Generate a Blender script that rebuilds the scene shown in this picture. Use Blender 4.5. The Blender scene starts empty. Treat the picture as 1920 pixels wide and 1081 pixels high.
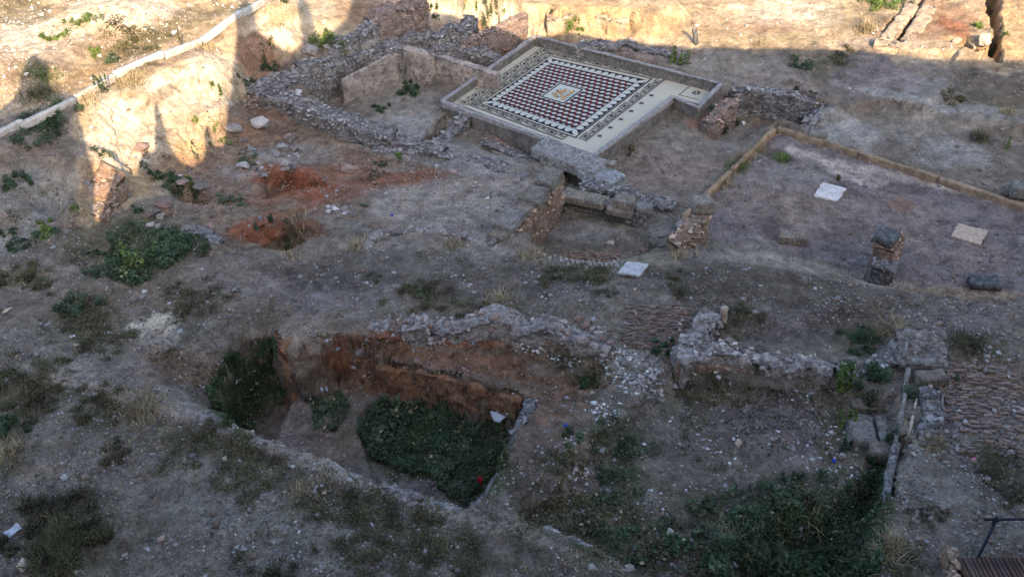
import bpy, math, random
import numpy as np
from mathutils import Vector, Matrix
random.seed(7); RNG = np.random.default_rng(7)
R = math.radians
sc = bpy.context.scene

# ------------------------------------------------------------------ camera
CAMH, PITCH, FPX = 14.0, R(38.6), 1867.0
cam_d = bpy.data.cameras.new('camera'); cam = bpy.data.objects.new('camera', cam_d)
sc.collection.objects.link(cam); sc.camera = cam
cam.location = (0, 0, CAMH); cam.rotation_euler = (R(90) - PITCH, 0, 0)
cam_d.sensor_width = 36; cam_d.lens = 36 * FPX / 1920; cam_d.clip_start = .1; cam_d.clip_end = 600

# ------------------------------------------------------------------ light
SUN_EL, SUN_DIR = R(30), np.array([0.25, -1.0])      # horizontal direction towards the sun
world = bpy.data.worlds.new('World'); sc.world = world; world.use_nodes = True
nt = world.node_tree; sky = nt.nodes.new('ShaderNodeTexSky'); sky.sky_type = 'NISHITA'; sky.sun_disc = False
sky.sun_elevation = SUN_EL; sky.sun_rotation = math.atan2(SUN_DIR[0], SUN_DIR[1])
sky.air_density = .8; sky.dust_density = 2.0; sky.ozone_density = 1.0
nt.links.new(sky.outputs[0], nt.nodes['Background'].inputs[0]); nt.nodes['Background'].inputs[1].default_value = 0.15
sh = SUN_DIR / np.linalg.norm(SUN_DIR)
TOSUN = Vector((sh[0] * math.cos(SUN_EL), sh[1] * math.cos(SUN_EL), math.sin(SUN_EL)))
sun_d = bpy.data.lights.new('sun', 'SUN'); sun_d.energy = 3.3; sun_d.angle = R(0.22); sun_d.color = (1, .78, .54)
sun = bpy.data.objects.new('sun', sun_d); sc.collection.objects.link(sun)
sun.rotation_euler = TOSUN.to_track_quat('Z', 'Y').to_euler(); sun.location = (8, -30, 30)
vs = sc.view_settings; vs.view_transform = 'Standard'; vs.look = 'None'; vs.gamma = 1; vs.exposure = 2.15
vs.use_curve_mapping = False

# ------------------------------------------------------------------ noise and projection
def h3(ix, iy, iz, s=0):
    n = (ix.astype(np.int64) * 374761393 + iy.astype(np.int64) * 668265263 + iz.astype(np.int64) * 2147483647 + s * 144665) & 0xffffffff
    n = ((n ^ (n >> 13)) * 1274126177) & 0xffffffff
    n = ((n ^ (n >> 16)) * 2246822519) & 0xffffffff
    return ((n ^ (n >> 15)) & 0xffffff) / float(0xffffff)
def vn(x, y, z, s=0):
    x = np.asarray(x, float); y = np.asarray(y, float) + 0 * x; z = np.asarray(z, float) + 0 * x
    ix, iy, iz = np.floor(x), np.floor(y), np.floor(z)
    fx, fy, fz = x - ix, y - iy, z - iz
    u, v, w = [f * f * (3 - 2 * f) for f in (fx, fy, fz)]
    r = 0
    for a in (0, 1):
        for b in (0, 1):
            for c in (0, 1):
                r = r + h3(ix + a, iy + b, iz + c, s) * (u if a else 1 - u) * (v if b else 1 - v) * (w if c else 1 - w)
    return r * 2 - 1
def vn2(x, y, s=0):
    ix, iy = np.floor(x), np.floor(y); fx, fy = x - ix, y - iy
    u, v = fx * fx * (3 - 2 * fx), fy * fy * (3 - 2 * fy); z = ix * 0
    return ((h3(ix, iy, z, s) * (1 - u) + h3(ix + 1, iy, z, s) * u) * (1 - v) + (h3(ix, iy + 1, z, s) * (1 - u) + h3(ix + 1, iy + 1, z, s) * u) * v) * 2 - 1
def fbm2(x, y, o=4, s=0):
    r = 0; a = 1; t = 0
    for i in range(o):
        r = r + a * vn2(x * 2 ** i + i * 17.3, y * 2 ** i - i * 9.1, s + i); t += a; a *= .5
    return r / t
def fbm3(x, y, z, o=3, s=0):
    r = 0; a = 1; t = 0
    for i in range(o):
        r = r + a * vn(x * 2 ** i + i * 7.3, y * 2 ** i, z * 2 ** i, s + i); t += a; a *= .5
    return r / t
def vor(x, y, z, s=0):                                   # distance to the border between 3-D cells
    ix, iy, iz = np.floor(x), np.floor(y), np.floor(z)
    d1 = np.full(x.shape, 9.); d2 = d1.copy()
    for a in (-1, 0, 1):
        for b in (-1, 0, 1):
            for c in (-1, 0, 1):
                cx, cy, cz = ix + a, iy + b, iz + c
                d = np.sqrt((cx + .1 + .8 * h3(cx, cy, cz, s + 1) - x) ** 2 + (cy + .1 + .8 * h3(cx, cy, cz, s + 2) - y) ** 2 + (cz + .1 + .8 * h3(cx, cy, cz, s + 3) - z) ** 2)
                d2 = np.where(d < d1, d1, np.minimum(d2, d)); d1 = np.minimum(d1, d)
    return d2 - d1
CP, SP = math.cos(PITCH), math.sin(PITCH)
def W(px, py, z):                                        # point at height z seen at a photo pixel
    a = (px - 960) / FPX; b = -(py - 540.5) / FPX
    t = (z - CAMH) / (-SP + b * CP)
    return np.array([a * t, (CP + b * SP) * t, z + 0 * t])
def PX(x, y, z):
    d = y * CP - (z - CAMH) * SP; u = y * SP + (z - CAMH) * CP
    return 960 + FPX * x / d, 540.5 - FPX * u / d
def sstep(t):
    t = np.clip(t, 0, 1); return t * t * (3 - 2 * t)
def sdist(x, y, P):                                      # signed distance to polygon, positive inside
    P = np.asarray(P); n = len(P); d = np.full(x.shape, 1e9); ins = np.zeros(x.shape, bool)
    for i in range(n):
        a, b = P[i], P[(i + 1) % n]; e = b - a; L = (e @ e) + 1e-12
        t = np.clip(((x - a[0]) * e[0] + (y - a[1]) * e[1]) / L, 0, 1)
        d = np.minimum(d, (x - a[0] - t * e[0]) ** 2 + (y - a[1] - t * e[1]) ** 2)
        c = (a[1] > y) != (b[1] > y)
        with np.errstate(all='ignore'):
            ins ^= c & (x < (b[0] - a[0]) * (y - a[1]) / (b[1] - a[1] if b[1] != a[1] else 1e-12) + a[0])
    d = np.sqrt(d); return np.where(ins, d, -d)
def pdist(x, y, P):                                      # distance to an open polyline
    P = np.asarray(P); d = np.full(x.shape, 1e9); tt = np.zeros(x.shape)
    for i in range(len(P) - 1):
        a, b = P[i], P[i + 1]; e = b - a; L = (e @ e) + 1e-12
        t = np.clip(((x - a[0]) * e[0] + (y - a[1]) * e[1]) / L, 0, 1)
        q = (x - a[0] - t * e[0]) ** 2 + (y - a[1] - t * e[1]) ** 2
        tt = np.where(q < d, (i + t) / (len(P) - 1), tt); d = np.minimum(d, q)
    return np.sqrt(d), tt

# ------------------------------------------------------------------ terrain shape (photo pixel, height of that spot)
CTRL = [(-200,1200,1.5),(0,1080,1.5),(300,1000,1.35),(600,1081,1.25),(900,1081,1.2),(100,850,1.5),(0,700,1.5),(0,560,1.3),(250,900,1.4),(500,950,1.25),
 (460,810,1.2),(700,930,1.2),(860,980,1.2),(1180,1078,1.2),(500,500,1.15),(700,540,1.15),(900,500,1.1),(700,480,1.0),(1100,560,1.1),(1300,540,1.1),(1600,600,1.1),
 (1800,600,1.1),(1900,590,1.1),(1850,800,1.15),(1900,1000,1.3),(2100,1000,1.3),(2100,700,1.2),(1720,800,1.15),(1720,1000,1.25),(1600,660,.95),(1450,600,1.0),
 (150,560,1.2),(400,560,1.15),(330,420,.85),(220,480,1.0),(50,450,1.25),(0,380,1.7),(120,400,1.2),(60,330,1.8),(100,290,2.0),(200,380,1.1),(-200,300,2.4),(-200,600,1.6),
 (0,260,2.3),(150,185,2.3),(270,120,2.3),(450,30,2.3),(530,0,2.3),(0,100,2.5),(200,20,2.6),(-200,0,2.8),(400,-80,2.6),(0,-100,3.0),
 (250,165,2.2),(360,110,2.15),(300,240,1.4),(400,200,1.45),(330,330,.8),(450,270,.7),(400,300,.7),(520,60,1.8),(520,130,1.0),(590,80,1.2),(620,30,1.4),
 (460,330,.7),(560,240,.3),(500,380,.7),(600,290,.25),(500,215,.55),(660,265,.2),(700,330,.3),(650,400,.5),(430,420,.8),(550,450,.85),(650,450,.9),
 (800,320,.1),(850,380,.25),(780,400,.4),(900,420,.5),(820,440,.95),(930,460,1.05),(960,330,.1),(780,250,.0),(700,220,.0),(900,240,-.3),(1000,280,-.45),
 (1060,330,-.3),(1100,450,.0),(1150,400,.0),(1200,330,-.3),(1200,260,-.3),(1330,280,-.3),(1300,330,-.3),(1400,220,-.2),(1400,160,.0),(1250,110,.2),(1150,80,.1),
 (1050,60,-.1),(960,90,-.2),(900,110,-.1),(850,70,.1),(760,70,.5),(660,60,1.1),(700,20,1.2),(900,50,.1),(800,15,.6),(860,30,.4),
 (1500,150,.35),(1600,130,.35),(1560,205,.3),(1700,250,.18),(1600,250,.1),(1650,285,.05),(1800,330,.05),(1850,230,.4),(1900,300,.25),(1750,315,.08),(1500,240,.1),(2100,350,.3),(1700,160,.4),
 (1300,60,.4),(1500,50,.5),(1200,20,.9),(1100,10,1.0),(1000,45,0.0),(1120,62,0.05),(1700,60,.6),(1850,60,.8),(1920,0,1.0),(1500,-80,.9),(1000,-80,1.2),(2100,0,1.2),(1920,120,.6),(600,-90,2.0),(960,-200,1.5)]
CW = np.array([[*W(float(a), float(b), c)] for a, b, c in CTRL])
class F:                                                  # hollow or raised patch: outline in pixels with rim height, floor height, slope width
    def __init__(s, pts, floor, w, rough=.06, z=None, fx=0, fy=0):
        s.P = np.array([W(float(p[0]), float(p[1]), (p[2] if len(p) > 2 else z))[:2] for p in pts]); s.floor = floor; s.w = w; s.rough = rough
        s.c = s.P.mean(0); s.fx = fx; s.fy = fy
FEAT = [
 # mosaic room bed
 F([(1003,66),(1352,155),(1310,200),(1262,180),(1112,292),(828,188)], -.12, .06, 0, z=.1),
 # plastered basin west of the mosaic
 F([(745,92),(930,138),(850,175),(828,200),(790,262),(700,232),(560,178),(640,140)], -.05, .08, .02, z=.5),
 # little room in the middle
 F([(1060,385,.1),(1200,400,.1),(1245,432,.8),(1150,462,1.05),(1000,462,1.1),(985,440,.9),(1010,400,.3)], -.12, .22, .05),
 # courtyard with the kerb frame
 F([(1455,240,.0),(1905,380,.0),(2150,450,.0),(2150,610,1.1),(1920,566,1.1),(1850,552,1.1),(1760,540,1.1),(1700,540,1.1),(1640,522,1.1),(1500,486,1.1),(1400,478,1.1),(1340,462,1.1),(1320,440,.7),(1285,403,.0)], -.10, .16, .05),
 # sunken trench behind the frame
 F([(1368,165,.1),(1450,172,.25),(1555,190,.3),(1508,238,.15),(1440,226,0),(1395,262,-.2),(1330,255,-.25),(1345,215,-.2)], -.5, .12, .05),
 # shallow worn area north-east
 F([(1640,200),(1760,205),(1800,215),(1960,235),(1960,330),(1850,300),(1660,240)], .08, .5, .1, z=.35),
 # slab terraces on the right
 F([(1620,90),(1790,110),(1780,170),(1730,200),(1660,188),(1590,205),(1530,190),(1480,150),(1560,150)], .48, .1, .06, z=.4),
 # foreground pit: soft western bowl, upper red shelf, deep part
 F([(250,655),(330,640),(430,608),(510,560),(530,600),(600,660),(560,760),(480,812),(400,780),(330,766),(290,745)], .35, 1.1, .1, z=1.15),
 F([(560,618),(640,640),(760,622),(800,618),(900,628),(960,634),(1040,640),(1120,660),(1160,700),(1120,740),(1010,760),(960,850),(700,900),(560,800),(520,660)], .62, .3, .10, z=1.1),
 F([(515,645,.85),(560,690,.7),(640,655,.7),(720,672,.65),(800,690,.65),(900,712,.65),(990,738,.75),(968,790,.9),(950,830,1.05),(928,885,1.15),(900,930,1.2),(862,957,1.2),(790,934,1.2),(700,907,1.2),(640,882,1.2),(540,842,1.2),(470,817,1.2),(440,800,1.2),(455,740,.6),(490,690,.6)], -.28, .13, .025),
 F([(400,700,.6),(440,640,.8),(510,625,.8),(545,700,.3),(520,760,.2),(480,815,1.1),(420,795,1.1),(385,765,.9)], -.95, .35, .06),
 F([(690,700,.6),(800,692,.65),(900,712,.65),(988,740,.75),(950,830,1.05),(925,888,1.15),(865,955,1.2),(790,930,1.2),(720,890,.6),(680,830,-.3),(670,770,-.3)], -.52, .15, .03),
 # foreground basin on the right
 F([(1262,680),(1400,705),(1560,712),(1620,730),(1680,740),(1690,790),(1672,900),(1655,1000),(1640,1100),(1400,1250),(1230,1120),(1140,1055),(1000,985),(960,960),(1060,870),(1150,780),(1200,720)], .62, .35, .08, z=1.1),
 F([(1660,820,.9),(1700,820,1.15),(1665,960,1.15),(1640,1100,1.2),(1500,1300,1.2),(1330,1120,.6),(1400,1000,.6),(1560,930,.6)], .1, .5, .1),
 # hollow behind the right-hand crest
 F([(1365,590),(1500,590),(1680,560),(1690,640),(1650,668),(1560,668),(1480,645),(1370,640)], .82, .4, .08, z=1.05),
 # red holes
 F([(488,340),(540,314),(590,325),(618,340),(590,352),(545,362),(510,380),(490,378)], .0, .3, .05, z=.6),
 F([(455,432),(490,418),(540,402),(600,425),(575,450),(535,466),(490,466),(460,452)], .05, .35, .06, z=.85),
 F([(310,350),(365,345),(400,370),(380,384),(330,380)], .3, .3, .05, z=.85),
 F([(800,245),(835,222),(850,238),(825,262),(795,262)], -.7, .12, .03, z=-.1),
 F([(905,272),(975,300),(1010,318),(965,322),(905,292)], -.75, .08, .03, z=-.4),
 F([(1045,312),(1100,322),(1130,338),(1100,350),(1062,345)], -.85, .08, .02, z=-.2),
 # trenches in the far right corner
 F([(1722,2),(1732,4),(1690,78),(1680,76)], .2, .12, .03, z=.6),
 F([(1684,24),(1690,26),(1660,62),(1652,60)], .3, .1, .03, z=.6),
 F([(1842,-30),(1866,-30),(1872,60),(1880,112),(1850,98),(1862,60),(1848,20)], -.1, .15, .06, z=.7),
 F([(1770,72),(1800,74),(1850,92),(1830,98),(1790,84)], .35, .12, .05, z=.65),
 # ledge at the far end of the brick wall
 F([(660,-60),(1190,-60),(1300,10),(1230,40),(1180,30),(1050,28),(985,22),(930,10),(800,5),(700,8)], 1.0, .55, .22, z=.9),
]
RIDGE = [  # pixel path with height, half width, added height
 ([(90,700,1.45),(200,728,1.4),(300,764,1.3),(400,786,1.2),(470,818,1.2),(540,846,1.2),(640,888,1.2),(700,912,1.2),(790,938,1.2),(862,965,1.2),(1000,1003,1.2),(1180,1078,1.2)], .32, .12),
 ([(155,410,1.1),(170,370,1.3),(200,320,1.4)], .5, .45),
 ([(360,440,1.0),(400,470,1.0)], .35, .25),
 ([(1570,200,.35),(1500,240,.15),(1460,232,.1)], .25, .1),
 ([(520,200,.8),(700,120,.8)], .5, .15),
]
RW = [(np.array([W(float(a), float(b), c)[:2] for a, b, c in p]), w, h) for p, w, h in RIDGE]
BANK = np.array([W(float(a), float(b), c)[:2] for a, b, c in ((150,195,2.2),(300,125,2.2),(440,50,2.1),(640,0,1.6),(650,40,1.4),(560,110,1.1),(450,160,1.2),(440,270,.8),(330,330,.8),(220,340,1.2),(160,300,1.8))])
def terrain(x, y, fine=True):
    num = 0; den = 0
    d2s = []
    for cx, cy, cz in CW:
        d2 = (x - cx) ** 2 + (y - cy) ** 2
        w = 1 / (d2 + .05) ** 1.7
        num = num + w * cz; den = den + w
    z = num / den
    wx = x + .25 * fbm2(x * .9, y * .9, 2, 3); wy = y + .25 * fbm2(x * .9 + 40, y * .9, 2, 5)
    z = z + .07 * fbm2(x * .7, y * .7, 3, 9)
    e1 = fbm2(x * 2.2, y * 2.2, 4, 21)
    bk = sstep(sdist(x, y, BANK) / .8 + .3); z = z + bk * (.16 * (1 - 2 * np.abs(fbm2(x * 1.9 + y * .6, y * 1.1, 3, 61))) * fbm2(x * .8, y * .8, 2, 63) - .10 * np.maximum(0, 1 - 9 * np.abs(fbm2(x * 1.3, y * 1.3, 3, 65))) + .05 * fbm2(x * 6, y * 6, 3, 67))
    for P, w, h in RW:
        d, t = pdist(x + .1 * e1, y, P)
        z = z + h * sstep(1.2 - d / w) * (.8 + .4 * e1)
    for f in FEAT:
        m = 3 + f.w
        k = (x > f.P[:, 0].min() - m) & (x < f.P[:, 0].max() + m) & (y > f.P[:, 1].min() - m) & (y < f.P[:, 1].max() + m)
        if not k.any(): continue
        sd = sdist(x[k], y[k], f.P) + f.rough * e1[k] * 1.6
        t = sstep(.5 + sd / f.w) if f.w < .2 else sstep(sd / f.w + .15)
        z[k] = z[k] * (1 - t) + t * (f.floor + .04 * e1[k])
    if fine:
        # soft soil: small mounds everywhere but on the mosaic bed
        mk = sstep(-sdist(x, y, FEAT[0].P) / .2)
        z = z + mk * (.05 * fbm2(x * 3.5, y * 3.5, 4, 33) + .028 * fbm2(x * 14, y * 14, 4, 35))
    return z
ys = np.linspace(1240, -110, 860)
yv = W(960 + 0 * ys, ys, .6)[1]
yv = np.concatenate([[-60, -30, -14, -6, -2, 1, 3, 5, 6.2, 7], yv[yv > 7.3], yv.max() + np.array([1, 2, 4, 7, 12, 20, 35, 60, 100])])
sv = np.linspace(-.47, .47, 900); sv = np.concatenate([[-6, -3, -1.7, -1.1, -.8, -.62, -.53], sv, [.53, .62, .8, 1.1, 1.7, 3, 6]])
KY = lambda y: np.maximum(y + 10.4, 12)
GX = sv[None, :] * KY(yv)[:, None]; GY = yv[:, None] + 0 * GX
GZ = terrain(GX.ravel(), GY.ravel()).reshape(GX.shape)
far = (GY < 4) | (np.abs(GX) > 30)
GZ = np.where(far, np.minimum(GZ, 1.2), GZ)
def TZ(x, y):                                            # ground height at a world point
    x = np.asarray(x, float); y = np.asarray(y, float)
    r = np.interp(y, yv, np.arange(len(yv))); c = np.interp(x / KY(y), sv, np.arange(len(sv)))
    i = np.clip(r.astype(int), 0, len(yv) - 2); j = np.clip(c.astype(int), 0, len(sv) - 2); a = r - i; b = c - j
    return (GZ[i, j] * (1 - b) + GZ[i, j + 1] * b) * (1 - a) + (GZ[i + 1, j] * (1 - b) + GZ[i + 1, j + 1] * b) * a
def G(px, py):                                           # where the view through a photo pixel meets the ground
    px = np.atleast_1d(np.asarray(px, float)); py = np.atleast_1d(np.asarray(py, float))
    zs = np.linspace(3.4, -1.2, 150); best = None; done = np.zeros(px.shape, bool); out = np.zeros((3, len(px))); prev = None
    for z in zs:
        p = W(px, py, z); hit = (TZ(p[0], p[1]) >= z) & ~done
        if prev is not None: out[:, hit] = (.5 * (p + prev))[:, hit]
        else: out[:, hit] = p[:, hit]
        done |= hit; prev = p
    out[:, ~done] = prev[:, ~done]
    out[2] = TZ(out[0], out[1]); return out
def G1(px, py): return G(px, py)[:, 0]
# ------------------------------------------------------------------ helpers
def mk(name, V, Fa, mat=None, parent=None, smooth=False, col=None, mats=None, midx=None):
    me = bpy.data.meshes.new(name); V = np.asarray(V, np.float32)
    if isinstance(Fa, np.ndarray):
        n, k = Fa.shape
        me.vertices.add(len(V)); me.vertices.foreach_set('co', V.ravel())
        me.loops.add(n * k); me.loops.foreach_set('vertex_index', Fa.astype(np.int32).ravel())
        me.polygons.add(n); me.polygons.foreach_set('loop_start', np.arange(0, n * k, k, dtype=np.int32))
        me.update(calc_edges=True)
    else:
        me.from_pydata([tuple(v) for v in V], [], Fa)
    if smooth: me.polygons.foreach_set('use_smooth', np.ones(len(me.polygons), bool))
    if col is not None:
        a = me.color_attributes.new('tint', 'FLOAT_COLOR', 'POINT')
        a.data.foreach_set('color', np.concatenate([col, np.ones((len(col), 1))], 1).astype(np.float32).ravel())
    if mats:
        for m in mats: me.materials.append(m)
        if midx is not None: me.polygons.foreach_set('material_index', np.asarray(midx, np.int32))
    elif mat: me.materials.append(mat)
    return link(name, me, parent)
def link(name, me, parent=None):
    o = bpy.data.objects.new(name, me); sc.collection.objects.link(o)
    if parent: o.parent = parent
    return o
def tag(o, label, cat, group=None, kind=None):
    if kind: o['kind'] = kind
    if label: o['label'] = label
    if cat: o['category'] = cat
    if group: o['group'] = group
    return o
def empty(name, loc, label=None, cat=None, group=None, rz=0):
    o = link(name, None); o.location = tuple(float(v) for v in loc); o.rotation_euler.z = rz; o.empty_display_size = .1
    return tag(o, label, cat, group)
def child(o, root):                                       # parent a mesh built in world coordinates
    o.parent = root; o.matrix_parent_inverse = Matrix.Translation(-Vector(root.location)) if root.rotation_euler.z == 0 else (Matrix.Translation(Vector(root.location)) @ Matrix.Rotation(root.rotation_euler.z, 4, 'Z')).inverted()
    return o

def material(name, c1, c2=None, scale=8, bump=.4, bscale=30, rough=.95, rand=0, c3=None, sp=None, attr=False, bdist=.02):
    m = bpy.data.materials.new(name); m.use_nodes = True; t = m.node_tree; N = t.nodes; L = t.links; bs = N['Principled BSDF']
    bs.inputs['Roughness'].default_value = rough; bs.inputs['Specular IOR Level'].default_value = .06
    tc = N.new('ShaderNodeNewGeometry' if not rand else 'ShaderNodeTexCoord'); pos = tc.outputs['Position'] if not rand else tc.outputs['Object']
    def noise(s, d=5, r=.6):
        n = N.new('ShaderNodeTexNoise'); n.inputs['Scale'].default_value = s; n.inputs['Detail'].default_value = d; n.inputs['Roughness'].default_value = r
        L.new(pos, n.inputs['Vector']); return n
    def ramp(src, a, b, lo=.38, hi=.62):
        r = N.new('ShaderNodeMapRange'); r.inputs[1].default_value = lo; r.inputs[2].default_value = hi; r.inputs[3].default_value = a; r.inputs[4].default_value = b; L.new(src, r.inputs[0]); return r.outputs[0]
    def mix(f, a, b, mode='MIX'):
        x = N.new('ShaderNodeMix'); x.data_type = 'RGBA'; x.blend_type = mode
        if isinstance(f, float): x.inputs[0].default_value = f
        else: L.new(f, x.inputs[0])
        for i, v in ((6, a), (7, b)):
            if isinstance(v, tuple): x.inputs[i].default_value = (*v, 1)
            else: L.new(v, x.inputs[i])
        return x.outputs[2]
    if attr:
        at = N.new('ShaderNodeAttribute'); at.attribute_name = 'tint'; c = at.outputs['Color']
    else: c = c1
    c2 = c2 or tuple(v * .6 for v in c1) if c1 else None
    n1 = noise(scale)
    if not attr: c = mix(ramp(n1.outputs[0], 0., 1.), c1, c2)
    if c3: c = mix(ramp(noise(scale * 2.3, 3).outputs[0], 0., .9, .52, .66), c, c3)
    g = noise(scale * 7 if not attr else 26, 6, .78)
    gr = N.new('ShaderNodeCombineColor'); v = ramp(g.outputs[0], .5, 1.5, .32, .68)
    for i in range(3): L.new(v, gr.inputs[i])
    c = mix(1., c, gr.outputs[0], 'MULTIPLY')
    if attr:
        g2 = noise(3.5, 6, .65); k = N.new('ShaderNodeCombineColor'); v = ramp(g2.outputs[0], .68, 1.32, .32, .68)
        for i in range(3): L.new(v, k.inputs[i])
        c = mix(1., c, k.outputs[0], 'MULTIPLY')
    if sp:
        vo = N.new('ShaderNodeTexVoronoi'); vo.inputs['Scale'].default_value = sp[0]; L.new(pos, vo.inputs['Vector'])
        f1 = ramp(vo.outputs['Distance'], 1., 0., .12, .3); hs = N.new('ShaderNodeSeparateColor'); L.new(vo.outputs['Color'], hs.inputs[0])
        f2 = ramp(hs.outputs[0], 0., 1., sp[1], sp[1] + .02); mm = N.new('ShaderNodeMath'); mm.operation = 'MULTIPLY'; L.new(f1, mm.inputs[0]); L.new(f2, mm.inputs[1])
        c = mix(mm.outputs[0], c, mix(hs.outputs[1], (.42, .4, .37), (.16, .12, .1)))
    if rand:
        oi = N.new('ShaderNodeObjectInfo'); k = N.new('ShaderNodeCombineColor')
        a = N.new('ShaderNodeMapRange'); a.inputs[3].default_value = 1 - rand; a.inputs[4].default_value = 1 + rand; L.new(oi.outputs['Random'], a.inputs[0])
        w = N.new('ShaderNodeMath'); w.operation = 'FRACT'; w2 = N.new('ShaderNodeMath'); w2.operation = 'MULTIPLY'; w2.inputs[1].default_value = 37.7
        L.new(oi.outputs['Random'], w2.inputs[0]); L.new(w2.outputs[0], w.inputs[0])
        b = N.new('ShaderNodeMapRange'); b.inputs[3].default_value = .8; b.inputs[4].default_value = 1.05; L.new(w.outputs[0], b.inputs[0])
        q = N.new('ShaderNodeMath'); q.operation = 'MULTIPLY'; L.new(a.outputs[0], q.inputs[0]); L.new(b.outputs[0], q.inputs[1])
        L.new(a.outputs[0], k.inputs[0]); L.new(q.outputs[0], k.inputs[2]); q2 = N.new('ShaderNodeMath'); q2.operation = 'ADD'; L.new(a.outputs[0], q2.inputs[0]); L.new(q.outputs[0], q2.inputs[1])
        q3 = N.new('ShaderNodeMath'); q3.operation = 'MULTIPLY'; q3.inputs[1].default_value = .5; L.new(q2.outputs[0], q3.inputs[0]); L.new(q3.outputs[0], k.inputs[1])
        c = mix(1., c, k.outputs[0], 'MULTIPLY')
    L.new(c, bs.inputs['Base Color'])
    if bump:
        bn = noise(bscale, 6, .75); bp = N.new('ShaderNodeBump'); bp.inputs['Strength'].default_value = bump; bp.inputs['Distance'].default_value = bdist
        L.new(bn.outputs[0], bp.inputs['Height']); L.new(bp.outputs[0], bs.inputs['Normal'])
    return m
def leafmat(name, c, var=.4, rough=.6, tr=.25):
    m = bpy.data.materials.new(name); m.use_nodes = True; t = m.node_tree; N = t.nodes; L = t.links; bs = N['Principled BSDF']
    ge = N.new('ShaderNodeNewGeometry'); h = N.new('ShaderNodeMapRange'); h.inputs[3].default_value = 1 - var; h.inputs[4].default_value = 1 + var; L.new(ge.outputs['Random Per Island'], h.inputs[0])
    n = N.new('ShaderNodeTexNoise'); n.inputs['Scale'].default_value = 2.5; L.new(ge.outputs['Position'], n.inputs['Vector'])
    h2 = N.new('ShaderNodeMapRange'); h2.inputs[1].default_value = .3; h2.inputs[2].default_value = .7; h2.inputs[3].default_value = .6; h2.inputs[4].default_value = 1.45; L.new(n.outputs[0], h2.inputs[0])
    q = N.new('ShaderNodeMath'); q.operation = 'MULTIPLY'; L.new(h.outputs[0], q.inputs[0]); L.new(h2.outputs[0], q.inputs[1])
    x = N.new('ShaderNodeVectorMath'); x.operation = 'SCALE'; x.inputs[0].default_value = c; L.new(q.outputs[0], x.inputs['Scale']); L.new(x.outputs[0], bs.inputs['Base Color'])
    bs.inputs['Roughness'].default_value = rough; bs.inputs['Specular IOR Level'].default_value = .12
    return m
def flat(name, c, rough=.8, metal=0):
    m = bpy.data.materials.new(name); m.use_nodes = True; bs = m.node_tree.nodes['Principled BSDF']
    bs.inputs['Base Color'].default_value = (*c, 1); bs.inputs['Roughness'].default_value = rough; bs.inputs['Metallic'].default_value = metal; bs.inputs['Specular IOR Level'].default_value = .08; return m
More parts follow.
